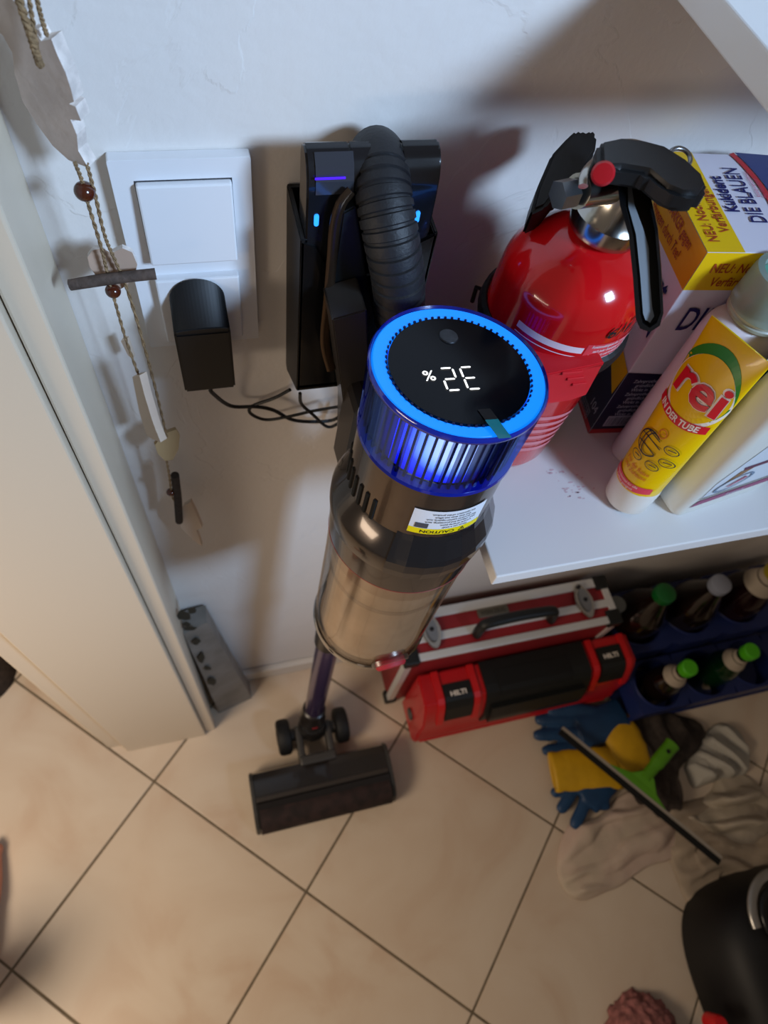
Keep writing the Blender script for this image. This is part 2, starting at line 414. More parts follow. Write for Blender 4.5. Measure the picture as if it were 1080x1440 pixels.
# darker front shell with the caution sticker
b = B(); lathe(b, [(.0526, .0585), (.0530, .059), (.0530, .117), (.0524, .118)], vc_c, -va, 40, math.radians(55), math.radians(118), xref=vx)
SHELL = mat('shell_black', '15161a', .16, coat=.4)
fn52 = cylp(.0533)
b = B(); lo, la = .0, .030
def st(u, v): return fn52(u, v, .0885)
pts = rrect(.0525, .0275, .002, 4)
b = B(); patch(b, -.026, .027, -.0135, .0135, st, 20, 3)
stk = obj('caution_label', b, mat('paper_white', 'dfe1e8', .5), VAC, label='white and yellow caution sticker')
st1 = lambda u, v: cylp(.05345)(u, v, .0885); st2 = lambda u, v: cylp(.0536)(u, v, .0885)
b = B(); patch(b, -.026, .027, -.0135, -.0072, st1, 20, 1); obj('yellow_band', b, mat('caution_yellow', 'f0d800', .45), stk)
up = lambda u0, v0: (lambda u, v: st2(u0-u, v0-v))   # lettering stands upside down for the viewer
INK = mat('ink_black', '101014', .6)
lettering('CAUTION', .0044, up(-.0055, -.0104), INK, stk, bold=.02, sx=1.25)
b = B()
for tri in (((.0105, -.0125), (.0150, -.0125), (.01275, -.0085)),):
    for q0, q1 in zip(tri, tri[1:]+tri[:1]):
        q0, q1 = V((*q0, 0)), V((*q1, 0)); d = (q1-q0).normalized(); n = V((-d.y, d.x, 0))*.0003
        polypatch(b, [(q0+n)[:2], (q1+n)[:2], (q1-n)[:2], (q0-n)[:2]], st2)
    patch(b, .01245, .01305, -.0115, -.0097, st2, 1, 1)
obj('warning_triangle', b, INK, stk)
b = B(); patch(b, -.0225, -.0135, -.0065, -.0010, st2, 4, 2); obj('small_picture', b, mat('pic_grey', '4c4a50', .6), stk)
for k, s in enumerate(('Please use a small', 'amount of spray paint.', 'After cleaning and processing, each', 'filter should be washed regularly, such', 'that dust does not affect', 'the operation of the product.')):
    v = -.0052 + k*.0030
    lettering(s, .0026, up(.006 if k < 2 else .002, v), INK, stk, sx=1.0 if k != 3 else .9, bold=.01)
# collar, band, seal
obj('collar', AX([(.0500, .108), (.0535, .112), (.0612, .128), (.0625, .132), (.0625, .141), (.0612, .150), (.056, .151)], n=96), mat('collar_bronze', '3f3833', .2, metal=.6, coat=.4), VAC, smooth=25)
b = B(); lathe(b, [(.0527, .1075), (.0545, .1125), (.0618, .1275), (.0631, .132), (.0631, .1415), (.0618, .1505)], vc_c, -va, 8, math.radians(20), math.radians(124), xref=vx)
obj('front_panel', b, SHELL, VAC)
obj('smoked_band', AX([(.0608, .150), (.0602, .163), (.0592, .177), (.057, .178)]), mat('smoked_band', '352c27', .16, metal=.3, coat=.5), VAC, smooth=40)
obj('red_seal', AX([(.0585, .1765), (.0594, .1775), (.0585, .179)]), mat('red_seal', '8a1418', .4), VAC, smooth=60)
CUP = clearmat('cup_clear', 'ded6cd', .08, .10, 'fff4e6')
cup = obj('dust_cup', AX([(.0585, .178), (.0572, .22), (.0560, .30), (.0553, .338), (.0540, .342)]), CUP, VAC, smooth=60)
obj('cup_edge', AX([(.0556, .336), (.0568, .339), (.0562, .3435), (.0520, .345), (.051, .343)]), clearmat('cup_edge', '8c857c', .1, .25), cup, smooth=60)
obj('cup_lid', AX([(.0530, .341), (0.0, .3415), (0, .3435), (.0520, .3445)]), mat('lid_smoke', '97897b', .3, trans=.35, var=.1), cup, smooth=50)
INN = mat('inner_beige', 'b3a390', .5, var=.12, vs=40, bump=.4, bs=60)
obj('inner_collar', AX([(.0562, .180), (.0557, .198), (.050, .200)]), mat('inner_collar', 'a08f80', .4, metal=.3, var=.15), cup, smooth=40)
obj('cyclone', AX([(.0535, .199), (.0520, .228), (.0500, .236), (.0490, .31), (.0505, .333), (0, .336)]), INN, cup, smooth=50)
b = B(); lathe(b, [(.0525, .226), (.0535, .229), (.0525, .232)], vc_c, -va, 60, xref=vx); obj('cyclone_rib', b, mat('rib_grey', '8a7d70', .4), cup, smooth=60)
ang = math.radians(-84); p = vc_c - va*.334 + vx*(.0560*math.cos(ang)) + vy*(.0560*math.sin(ang)); nrm = (vx*math.cos(ang)+vy*math.sin(ang)-va*.25).normalized()
RED = mat('latch_red', 'a82028', .6)
b = B(); lathe(b, [(0, .0050), (.013, .0043), (.0150, .0022), (.0150, -.004)], p, nrm, 32, xref=vx, sy=.62); obj('cup_latch', b, RED, VAC, smooth=40)
b = B(); lathe(b, [(.0156, .001), (.0180, .0005), (.0185, -.004)], p+va*.001, nrm, 32, xref=vx, sy=.8); obj('latch_housing', b, clearmat('latch_clear', 'cfc4ba', .3, .02), VAC, smooth=40)
# display details
obj('power_button', (lambda b: (lathe(b, [(0, .0008), (.0058, .0008), (.0062, 0)], discp(.001, .027, -.0004), va, 40), b)[1])(B()), mat('button_metal', '4a4d52', .3, metal=.9, var=.2, vs=150), VAC, smooth=30)
LED = mat('digit_white', 'ffffff', .5, emit='fffaf0', es=1.6)
def seg(b, x, y, horiz, L_=.0066, w=.0012):
    s = .0012
    pts = [(-L_/2, 0), (-L_/2+w/2, w/2), (L_/2-w/2, w/2), (L_/2, 0), (L_/2-w/2, -w/2), (-L_/2+w/2, -w/2)]
    q = [(x+a, y+c) if horiz else (x+c, y+a) for a, c in pts]
    polypatch(b, q, lambda u, v: discp(u, v, .0001))
def digit(cx, cy, segs):
    b = B(); w, h = .0040, .0088
    # screen layout (seen upside down): T/M/Bt horizontals, left/right verticals
    if 'T' in segs: seg(b, cx, cy+h, True)
    if 'M' in segs: seg(b, cx, cy, True)
    if 'D' in segs: seg(b, cx, cy-h, True)
    if 'a' in segs: seg(b, cx-w, cy+h/2, False, .0072)
    if 'b' in segs: seg(b, cx+w, cy+h/2, False, .0072)
    if 'c' in segs: seg(b, cx-w, cy-h/2, False, .0072)
    if 'd' in segs: seg(b, cx+w, cy-h/2, False, .0072)
    return obj('digit', b, LED, VAC)
digit(-.0092, -.0085, 'TMDbc'); digit(.0036, -.0085, 'TMDac')
obj('percent_sign', text_bm('%', .0112, lambda u, v: discp(-.0212-u, -.0045-v, .0001), bold=.004), LED, VAC)
b = B(); patch(b, .003, .011, -.056, -.042, lambda u, v: discp(u+(v+.049)*-.25, v, .0012), 2, 2); obj('protective_tab', b, mat('tab_teal', '0c6f78', .25, coat=.4), VAC, label='teal peel-off tab on the ring edge')
b = B(); patch(b, .001, .009, -.041, -.033, lambda u, v: discp(u+(v+.037)*-.25, v, .0001), 2, 2); obj('sensor_window', b, mat('window_black', '010205', .4), VAC)

# body set nearer the camera and its parts above shrunk to clear the shelf
BS = Matrix.Translation(vc_c-VAC.location) @ Matrix.Scale(.95, 4) @ Matrix.Translation(VAC.location-vc_c)
for o_ in list(VAC.children): o_.matrix_basis = BS @ o_.matrix_basis

# battery behind the handle, in the dock
BAT = mat('battery_gloss', '14161a', .17, coat=.4)
b = B()
def batseg(x0, x1, zb):
    pr_ = [(-.026, zb), (-.026, 1.110), (-.029, 1.1155), (-.034, 1.1180), (-.0395, 1.1165), (-.0445, 1.1115), (-.0475, 1.104), (-.0485, 1.094), (-.0485, zb)]
    prism(b, [(x0, y, z) for y, z in pr_], (x1-x0, 0, 0), .0012)
batseg(.0525, .0785, .945); batseg(.108, .1315, .945); batseg(.0775, .1085, 1.072)
bat = obj('battery', b, BAT, VAC, smooth=40)
b = B(); g = [[b.verts.new(V((x, y-.0004, z))) for x in (.0575, .0795)] for y, z in ((-.0487, 1.0965), (-.0478, 1.104), (-.0448, 1.1117), (-.0398, 1.1168))]
for p, q in zip(g, g[1:]): b.faces.new((p[0], p[1], q[1], q[0]))
obj('smoked_window', b, mat('smoke_gloss', '3d4048', .1, metal=.3, coat=.5), bat)
q0, q1 = aty(443, 252, -.0492), aty(486, 252, -.0492)
b = B(); bx(q0.x, q1.x, -.0494, -.0486, q0.z-.0006, q0.z+.0006, .0002, b); obj('violet_light', b, mat('violet_led', '3010c0', .4, emit='4a18f0', es=1.1), bat)
BL = mat('blue_led', '2080ff', .4, emit='2a90ff', es=1.4)
for u, v in ((445, 310), (587, 305)):
    q = aty(u, v, -.0492); b = B(); prism(b, [(q.x+x, -.0495, q.z+z) for x, z in rrect(.0028, .0078, .0013)], (0, .0015, 0)); obj('status_light', b, BL, bat)
# ribbed handle
HP = smoothpath([(.0985, -.020, 1.1000), (.0985, -.034, 1.1030), (.0970, -.052, 1.0960), (.1005, -.067, 1.0780), (.1070, -.073, 1.052), (.113, -.073, 1.018)], 40)
RUB = mat('rubber_grip', '1a1b1f', .55, bump=.2, bs=400)
rs = []
L_ = len(HP)
for i in range(L_):
    s = i/(L_-1); rr = .0166+.0004*s; k = (s*19) % 1
    if s < .03: rr *= .80+.2*math.sqrt(max(0, s/.03))
    if s > .24: rr *= 1 - .075*(1 if k < .28 else 0)
    rs.append(rr)
b = B(); tube(b, HP, rs, 28); obj('handle_grip', b, RUB, VAC, smooth=28)
# bronze guard arch and lower arm
b = B(); gp = smoothpath([aty(494, 268, -.052), aty(480, 286, -.054), aty(471, 315, -.055), aty(467, 360, -.056), aty(462, 420, -.058), aty(457, 480, -.06), aty(466, 520, -.064)], 6)
tube(b, gp, .0036, 10, flat=.45, up=(0, 1, 0)); obj('guard_arch', b, mat('bronze_gloss', '4c3d30', .2, metal=.8), VAC, smooth=50)
def yprism(pix, y, t, name, m_, bev=.001):
    b = B(); prism(b, [aty(u, v, y) for u, v in pix], (0, t, 0), bev); return obj(name, b, m_, VAC)
yprism([(482, 300), (500, 290), (524, 440), (520, 470), (466, 455), (470, 380)], -.056, .012, 'inner_panel', mat('inner_panel', '121719', .4))
yprism([(467, 450), (516, 436), (524, 620), (484, 640), (486, 590)], -.086, .03, 'lower_arm', mat('arm_grey', '4b4744', .28, metal=.6))
b = B(); box(b, vc_c - va*.13 + vy*.066 + vx*-.012, (.05, .045, .09), .008, Matrix((vx, vy, va)).transposed()); obj('neck_mount', b, mat('mount_dark', '2e2926', .3, metal=.4), VAC)
# wand
PURP = mat('purple_tube', '45355e', .25, metal=.6, coat=.3)
w0 = V((.0795, -.122, .085)); w1 = V((.108, -.076, .90))
b = B(); tube(b, [w0, w1], .0165, 32); wand = obj('wand', b, PURP, VAC, smooth=60)
wd = (w1-w0).normalized()
b = B(); lathe(b, [(.0165, 0), (.0195, .001), (.0195, .05), (.017, .052)], w0+wd*.36, wd, 32); obj('wand_collar', b, mat('collar_dark', '28221f', .3, metal=.4), wand, smooth=40)
obj('wand_button', box(B(), w0+wd*.385+V((.003, -.0205, 0)), (.012, .004, .025), .001), BLK, wand)
b = B(); lathe(b, [(.0165, .05), (.020, .048), (.0215, .02), (.0235, 0), (.022, -.03), (.015, -.04)], w0, wd, 32); obj('wand_foot', b, mat('foot_dark', '221e1d', .3), VAC, smooth=40)
b = B(); box(b, w0+V((0, -.0215, .004)), (.010, .003, .007), .001); obj('release_button', b, RED, VAC)
# floor head
WHM = mat('wheel_black', '0b0b0c', .6, bump=.3, bs=300)
for x in (.025, .132):
    b = B(); lathe(b, [(0, -.0125), (.026, -.0125), (.031, -.010), (.0325, -.005), (.0325, .005), (.031, .010), (.026, .0125), (0, .0125)], (x, -.137, .0326), (1, 0, 0), 40); wh = obj('wheel', b, WHM, VAC, smooth=40)
    b = B(); lathe(b, [(0, -.0135), (.012, -.0135), (.014, -.0125)], (x, -.137, .0326), (1, 0, 0), 24); obj('hub', b, mat('hub_grey', '2c2c2e', .4), wh, smooth=40)
FH = mat('head_grey', '3a3836', .4, var=.1)
b = B(); tube(b, [(.036, -.137, .034), (.12, -.137, .034)], .012, 16); obj('axle', b, FH, VAC, smooth=50)
b = B(); lathe(b, [(0, -.030), (.020, -.025), (.027, 0), (.022, .022), (0, .026)], (.0785, -.132, .046), (0, .1, 1), 28); obj('swivel', b, mat('swivel_dark', '1d1b1a', .35), VAC, smooth=60)
b = B(); bx(.045, .058, -.19, -.125, .018, .052, .004, b); bx(.099, .112, -.19, -.125, .018, .052, .004, b); bx(.045, .112, -.197, -.18, .015, .056, .004, b); obj('yoke', b, FH, VAC)
hx0, hx1 = -.047, .205
def headprof(s=1.0, dz=0):
    P = [(-.188, .004), (-.186, .030), (-.192, .050), (-.205, .058), (-.232, .058), (-.262, .052), (-.281, .036), (-.287, .018), (-.286, .004)]
    return [(x, z) for x, z in P]
b = B(); prism(b, [(hx0+.006, y, z) for y, z in headprof()], (hx1-hx0-.012, 0, 0), .0015); obj('brush_housing', b, mat('housing_smoke', '24211f', .22, coat=.4, var=.1, vs=15), VAC)
for x in (hx0, hx1-.007):
    b = B(); prism(b, [(x, y*1.0+(-.0008 if y < -.23 else .0008), z+(.0012 if z > .01 else -.002)) for y, z in headprof()], (.007, 0, 0), .0015); obj('end_cap', b, mat('end_grey', '3b3a38', .35), VAC)
b = B(); prism(b, [(hx0+.008, y, z) for y, z in [(-.2415, .0575), (-.2435, .0605), (-.262, .0545), (-.283, .0385), (-.2895, .018), (-.286, .006)]], (hx1-hx0-.016, 0, 0)); obj('clear_hood', b, mat('hood_smoke', '151110', .2, coat=.4), VAC)
b = B(); bx(hx0+.008, hx1-.008, -.2405, -.2335, .0565, .0600, .001, b); obj('seam_strip', b, mat('strip_brown', '453f3a', .3, metal=.4), VAC)
b = B(); tube(b, [(hx0+.01, -.262, .030), (hx1-.01, -.262, .030)], .0285, 24); obj('brush_roller', b, mat('roller_red_brown', '241614', .8, var=.5, vs=60), VAC, smooth=60)

# ---------------------------------------------------------------- fire extinguisher
EX = thing('fire_extinguisher', 'glossy red fire extinguisher standing on the shelf against the wall', 'fire extinguisher', (.205, -.09, .9))
e0 = V((.2065, -.0880, .9002)); ea = V((.075, -.02, 1)).normalized()
def EXL(prof, n=64, **k): b = B(); lathe(b, prof, e0, ea, n, **k); return b
REDP = mat('red_enamel', 'c81016', .14, coat=.6)
dome = [(.048, .158)] + [(.048*math.cos(a)**.9 if a < 1.5 else 0, .158+.040*math.sin(a)) for a in [i*.1 for i in range(1, 14)]]
dome = [(max(r, .015), h) for r, h in dome]
obj('cylinder', EXL([(0, .004), (.040, .002), (.046, .006), (.048, .012), (.048, .158)] + dome[1:] + [(.015, .204), (0, .204)]), REDP, EX, smooth=60)
def exp_(r):
    ex, ey, ez = frame(ea, (1, 0, 0))
    return lambda u, v: e0 + ea*v + ex*(r*math.cos(u/r)) + ey*(r*math.sin(u/r))
WI = mat('label_white', 'e8d8dc', .4)
f48 = exp_(.0482); f482 = exp_(.0484)
r_ = .0482; A0 = -PI/2*r_
b = B(); patch(b, A0-.052, A0-.006, .1440, .1490, f48, 24, 1); patch(b, A0-.052, A0-.006, .1405, .1412, f48, 24, 1); obj('label_band', b, WI, EX)
LAB = mat('label_red', 'd84048', .35)
b = B(); patch(b, A0-.0045, A0+.045, .136, .1520, f48, 24, 2); obj('label_panel', b, LAB, EX)
for k, s in enumerate(('Funktionsfähigkeit alle 2 Jahre prüfen', 'nach jeder Betätigung neu füllen', 'Prüfvermerk und Anleitung beachten', 'nur mit geeigneten Mitteln füllen')):
    lettering(s, .0036, (lambda kk: lambda u, v: f482(A0+.016+u, .1500-kk*.0040+v))(k), WI, EX, sx=.65, bold=.01)
lettering('6/17', .0120, lambda u, v: exp_(.0490)(A0+.014+u, .1635+v+u*.2), INK, EX, sx=1.1, bold=.015)
b = B()
for k in range(6): patch(b, A0-.030, A0+.030, .030+k*.008, .034+k*.008, (lambda q: lambda u, v: f48(u, v+.010*math.sin(u*60)*.3))(k), 24, 1)
obj('lower_label', b, mat('label_pink', 'd88088', .4), EX)
CHR = mat('chrome', 'b8b4ac', .2, metal=1)
STEEL = mat('satin_steel', '9a9da0', .3, metal=1)
obj('valve', EXL([(.016, .196), (.0215, .199), (.0225, .204), (.0225, .210), (.019, .214), (.0175, .226), (.0165, .244), (0, .246)], 40), CHR, EX, smooth=40)
vt = e0 + ea*.228
p1 = atz(812, 269, vt.z+.008); p2 = atz(784, 275, vt.z+.008)
b = B(); tube(b, [vt, p1], .0088, 24); obj('outlet', b, CHR, EX, smooth=50)
b = B(); tube(b, [p1+(p2-p1)*.2, p2], .0075, 6); obj('outlet_nut', b, STEEL, EX)
b = B(); lathe(b, [(0, .006), (.0045, .0055), (.0055, .003), (.0055, -.004), (0, -.004)], atz(848, 244, 1.163), CAM_C-atz(848, 244, 1.163), 28); obj('pressure_knob', b, mat('knob_red', 'b01420', .35), EX, smooth=40)
b = B(); tube(b, [atz(858, 240, 1.152), atz(872, 226, 1.156), atz(883, 217, 1.156)], [.0010, .0014, .0016], 8); tube(b, [atz(861, 228, 1.155), atz(872, 228, 1.156), atz(876, 236, 1.155)], .0009, 8); obj('safety_seal', b, mat('seal_red', 'd01c28', .4), EX)
b = B(); tube(b, smoothpath([atz(820, 262, 1.15), atz(822, 246, 1.152), atz(832, 232, 1.150), atz(842, 226, 1.146)], 5), [.0024]*15+[.0026], 14); obj('hose_elbow', b, CHR, EX, smooth=60)
# top lever (broad black grip)
BK = mat('lever_black', '141415', .42)
zl = 1.158
lev = [(842, 196), (872, 190), (905, 194), (936, 202), (968, 222), (992, 244), (999, 262), (990, 273), (962, 272), (938, 262), (912, 240), (876, 234), (843, 236)]
b = B(); prism(b, [atz(u, v, zl) for u, v in lev], (0, 0, -.012), .0028); obj('top_lever', b, BK, EX, smooth=50)
b = B(); lathe(b, [(.0009, 0)], (0, 0, 0)); b.free()
b = B(); c = atz(956, 222, 1.152); tube(b, [c+V((.0062*math.cos(a), .0050*math.sin(a), .002*math.sin(a))) for a in [i*2*PI/24 for i in range(25)]], .0012, 8, cap=False); obj('pin_ring', b, STEEL, EX, smooth=60)
b = B(); tube(b, [atz(895, 258, 1.142), atz(935, 268, 1.14), atz(955, 228, 1.148)], .0012, 8); obj('safety_pin', b, STEEL, EX)
# lower carrying handle: open channel
def hpt(u, v): 
    s = (v-240)/225; return atz(u, v, 1.148-.036*s)
out = [(866, 238), (908, 236), (912, 262), (925, 322), (930, 380), (933, 440), (928, 458), (914, 467), (900, 462), (894, 448), (890, 390), (884, 330), (872, 290)]
inn = [(880, 256), (904, 256), (909, 270), (921, 324), (926, 380), (929, 440), (924, 454), (914, 461), (904, 456), (900, 444), (896, 390), (890, 332), (880, 290)]
ins = [(882, 262), (888, 264), (892, 290), (905, 325), (912, 350), (914, 400), (917, 436), (920, 448), (914, 457), (907, 453), (904, 444), (900, 390), (894, 332), (883, 292)]
Po = [hpt(*q) for q in out]; Pi = [hpt(*q) for q in inn]; dn = V((.010, .012, -.008))*1.0
b = B(); n = len(Po)
vo = [b.verts.new(p) for p in Po]; vi = [b.verts.new(p) for p in Pi]; vo2 = [b.verts.new(p+dn) for p in Po]; vi2 = [b.verts.new(p+dn) for p in Pi]
for i in range(n):
    j = (i+1) % n
    b.faces.new((vo[i], vo[j], vi[j], vi[i])); b.faces.new((vo[i], vo[j], vo2[j], vo2[i])); b.faces.new((vi[i], vi[j], vi2[j], vi2[i])); b.faces.new((vo2[i], vo2[j], vi2[j], vi2[i]))
obj('carry_handle', b, mat('handle_gloss', '0c0c0d', .2), EX)
b = B(); b.faces.new([b.verts.new(p+dn*.45) for p in Pi]); obj('channel_floor', b, mat('channel_olive', '2a2822', .5), EX)
b = B(); b.faces.new([b.verts.new(hpt(*q)+dn*.32) for q in ins]); obj('handle_insert', b, mat('insert_grey', '8a9096', .4, metal=.3), EX)
b = B(); q0, q1 = hpt(868, 236), hpt(898, 234); tube(b, [q0+V((0, 0, .004)), q1+V((0, 0, .004))], .0028, 14); obj('hinge_pin', b, CHR, EX, smooth=50)
# discharge horn behind (black, pointing to the wall side)
hz = 1.150
hornA = [(746, 300), (756, 262), (776, 216), (800, 190), (812, 180), (822, 186), (834, 180), (841, 188), (838, 212), (826, 232), (816, 252), (790, 262), (768, 290)]
b = B(); prism(b, [atz(u, v, 1.104+.02*(300-v)/120) for u, v in hornA], (.002, .004, -.020), .002); obj('discharge_horn', b, BK, EX, smooth=60)
# red belt buckle of the wall strap and black hook
STR = mat('strap_red', 'd01c26', .45, var=.08)
b = B(); bk = [(770, 512), (838, 494), (853, 507), (850, 516), (826, 560), (770, 570), (762, 552)]
zb = lambda v: 1.015 - (v-500)*.00035
f1 = V((.205, -.145, 1)); 
prism(b, [aty(u, v, -.1475) for u, v in [(765, 528), (792, 524), (851, 510), (826, 556), (800, 565), (764, 570)]], (0, .010, 0), .0015)
prism(b, [aty(765, 528, -.1475), aty(851, 510, -.1475), aty(851, 510, -.1475)+V((-.006, .030, .0)), aty(765, 528, -.1475)+V((.0, .022, .0))], (0, 0, -.003), .0008)
obj('strap_buckle', b, STR, EX)
b = B()
for k in range(3): q = aty(804+k*5, 532+k*8-8, -.148); box(b, q, (.014-.002*k, .0016, .0022), .0005)
obj('buckle_ribs', b, STR, EX)
b = B(); tube(b, [e0+ea*.128+V((.049*math.cos(a), .049*math.sin(a), 0)) for a in [i*2*PI/48 for i in range(49)]], .0035, 8, cap=False, flat=2.2, up=(0, 0, 1)); obj('strap', b, mat('strap_black', '0e0e0f', .5), EX)
b = B(); tube(b, [aty(664, 424, -.02), aty(670, 404, -.02), aty(682, 408, -.03), aty(690, 440, -.045)], .0018, 8); obj('bracket_wire', b, BLK, EX)

# ---------------------------------------------------------------- carton of dental tablets
kz = 1.090; kf = atz(995, 355, kz); yaw = math.radians(-6)
kx = V((math.cos(yaw), math.sin(yaw), 0)); ky = V((-math.sin(yaw), math.cos(yaw), 0)); KW, KD, KH = .098, .099, kz-.9003
K0 = V((kf.x, kf.y, .9003))
KB = thing('tablet_box', 'tall white, yellow and navy cardboard box of tablets behind the extinguisher', 'box', K0[:])
def kp(x, y, z): return K0 + kx*x + ky*y + V((0, 0, z))
CW = mat('carton_white', 'dcd8e4', .4); CY = mat('carton_yellow', 'e8bc08', .4); CN = mat('carton_navy', '121438', .35); CR = mat('carton_red', 'c03038', .4)
b = B(); box(b, kp(KW/2, KD/2, KH/2), (KW, KD, KH), .0008, Matrix((kx, ky, V((0, 0, 1)))).transposed()); obj('carton', b, CW, KB)
E_ = .0003
left = lambda u, v, e=E_: kp(-e, KD-u, v)           # u from back to front
front = lambda u, v, e=E_: kp(u, -e, v)
top = lambda u, v, e=E_: kp(u, v, KH+e)
def flat(name, pts, fn, m_, e=E_):
    b = B(); b.faces.new([b.verts.new(fn(p[0], p[1], e)) for p in pts]); return obj(name, b, m_, KB)
yb = KH-.030
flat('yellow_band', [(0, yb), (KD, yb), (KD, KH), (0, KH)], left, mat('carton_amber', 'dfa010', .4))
flat('yellow_band', [(0, yb), (KW, yb), (KW, KH), (0, KH)], front, CY)
flat('yellow_band', [(0, 0), (.026, 0), (.026, KD), (0, KD)], top, CY)
flat('navy_panel', [(0, .0), (KD, .0), (KD, .078), (0, .095)], left, CN)
flat('navy_panel', [(0, .0), (KW, .0), (KW, .070), (0, .078)], front, CN)
flat('yellow_triangle', [(.030, .094), (KD, .078), (KD-.002, .050)], left, CY, .0005)
flat('red_edge', [(0, 0), (KD, 0), (KD, .006), (0, .006)], left, CR, .0005)
flat('red_edge', [(0, 0), (KW, 0), (KW, .006), (0, .006)], front, CR, .0005)
TR = mat('text_orange', 'a8401c', .5); TN = mat('text_navy', '181c5c', .5); TP = mat('text_pink', 'c0506a', .5); TW = mat('text_white', 'b8b8c8', .5)
E2 = .0008
def ltx(s, size, u0, v0, fn, m_, rotz=0, **k):
    ca, sa = math.cos(rotz), math.sin(rotz)
    return lettering(s, size, lambda u, v: fn(u0+u*ca-v*sa, v0+u*sa+v*ca, E2), m_, KB, **k)
ltx('NEU: Noch STÄRKER gegen', .0105, KD/2-.004, KH-.009, left, TR, sx=.62, bold=.01)
ltx('Verfärbungen durch Tee!', .0105, KD/2-.004, KH-.021, left, TR, sx=.62, bold=.01)
ltx('Kukident', .022, KD-.040, yb-.016, left, TN, sx=.70, bold=.03)
ltx('DIE BLAUEN', .026, KD-.038, yb-.040, left, TN, sx=.50, bold=.01)
ltx('104', .013, KD-.012, .022, left, TW, sx=.7)
for k in range(4): ltx('Tabletten zur Reinigung', .0035, KD-.022, .014-k*.0030+.0, left, TW, sx=.6)
ltx('NEU: Noch STÄRKER', .0105, .044, KH-.012, front, TR, sx=.72, bold=.01)
ltx('Verfärbungen', .0105, .036, KH-.023, front, TR, sx=.72, bold=.01)
ltx('DIE BLAUEN', .030, .060, yb-.027, front, TN, sx=.58, bold=.01)
for k in range(9): ltx(('Zahnprothesen täglich', 'gründlich reinigen', 'Wirkt in 3 Minuten')[k % 3], .0052, .028, .068-k*.0052, front, TW, sx=.8, bold=.01)
flat('barcode_panel', [(.008, .010), (.034, .010), (.034, .024), (.008, .024)], front, mat('barcode_pale', 'b4aec0', .5), .0006)
b = B()
for k in range(18): patch(b, .0095+k*.0013, .0095+k*.0013+random.uniform(.0003, .0008), .0115, .0225, lambda u, v: front(u, v, .0009), 1, 1)
obj('barcode', b, CN, KB)
ltx('NEU: Noch STÄRKER', .0105, .0085, .044, top, TR, PI/2, sx=.74, bold=.012)
ltx('Verfärbungen', .0105, .0195, .040, top, TR, PI/2, sx=.78, bold=.012)
ltx('Kukident', .0125, .0335, .055, top, TN, PI/2, sx=.78, bold=.035)
ltx('DIE BLAUEN', .0165, .0485, .055, top, TN, PI/2, sx=.62, bold=.012)
ltx('Reinigungstabletten', .0045, .0585, .066, top, TP, PI/2, sx=.75)
ltx('Mit Sauerstoff', .0045, .0180+.045, .062, top, TP, PI/2, sx=.8)
b = B(); arc = lambda r, a: top(-.055+r*math.cos(a), .054+r*math.sin(a), .0006)
for i in range(16):
    a0, a1 = math.radians(-26+48*i/16), math.radians(-26+48*(i+1)/16)
    b.faces.new([b.verts.new(arc(r, a)) for r, a in ((.118, a0), (.1225, a0), (.1225, a1), (.118, a1))])
obj('red_arc', b, CR, KB)
b = B(); pts = [arc(.1235, math.radians(-26+48*i/12)) for i in range(13)] + [top(KW-.001, KD-.001, .0006), top(KW-.001, 0, .0006)]
b.faces.new([b.verts.new(p) for p in pts]); obj('navy_corner', b, mat('navy_corner', '3a4678', .4), KB)

# ---------------------------------------------------------------- white bottle with translucent cap
bc = V((.3335, -.1335, .9003))
WB = thing('plastic_bottle', 'slim white plastic bottle with translucent green cap behind the yellow tube', 'bottle', bc[:])
prof = [(0, 0), (.029, 0), (.033, .004), (.0335, .1), (.0335, .142), (.032, .151), (.026, .157), (.0170, .159), (.0155, .164)]
b = B(); lathe(b, prof, bc, (0, 0, 1), 48, sy=.58); obj('body', b, mat('bottle_white', 'd6c6cc', .3, var=.02), WB, smooth=50)
b = B(); lathe(b, [(.0168, .158), (.0205, .159), (.0205, .161), (.0195, .162), (.0205, .163), (.0205, .165)], bc, (0, 0, 1), 48); obj('cap_thread', b, mat('thread_white', 'c8cabe', .3, trans=.3), WB, smooth=40)
b = B(); lathe(b, [(.0215, .165), (.0205, .188), (.0195, .192), (.0155, .1925), (.0150, .188), (0, .1875)], bc, (0, 0, 1), 48); obj('cap', b, mat('cap_green', 'b4c8be', .25, trans=.5), WB, smooth=40)
b = B(); lathe(b, [(0, .1882), (.0142, .1882), (.0146, .175)], bc, (0, 0, 1), 40); obj('cap_inlay', b, mat('inlay_green', '5fa08c', .35), WB, smooth=40)
b = B()
def wbp(u, v): a = PI + PI/2*0 + u/.0335; return bc + V((.0340*math.cos(a), .0340*.60*math.sin(a), v))
patch(b, .028, .060, .058, .088, wbp, 12, 2); patch(b, .022, .026, .012, .020, wbp, 2, 1); obj('label_green', b, mat('label_green', '1f6040', .4), WB)
b = B(); patch(b, .028, .060, .020, .048, wbp, 12, 2); obj('label_dark', b, mat('label_darkgreen', '1c3c28', .4), WB)

# teal bottle
tc_ = V((.405, -.146, .9003))
TB = thing('plastic_bottle', 'translucent teal bottle half hidden behind the yellow tube', 'bottle', tc_[:])
b = B(); lathe(b, [(0, 0), (.030, 0), (.034, .006), (.033, .10), (.024, .128), (.012, .14), (.012, .15)], tc_, (0, 0, 1), 40, sy=.6); obj('body', b, mat('teal_clear', '0f6a6e', .15, trans=.3, coat=.4), TB, smooth=50)
b = B(); lathe(b, [(.014, .148), (.015, .150), (.0145, .170), (0, .171)], tc_, (0, 0, 1), 32); obj('cap', b, mat('cap_white', 'd8d8d8', .35), TB, smooth=40)

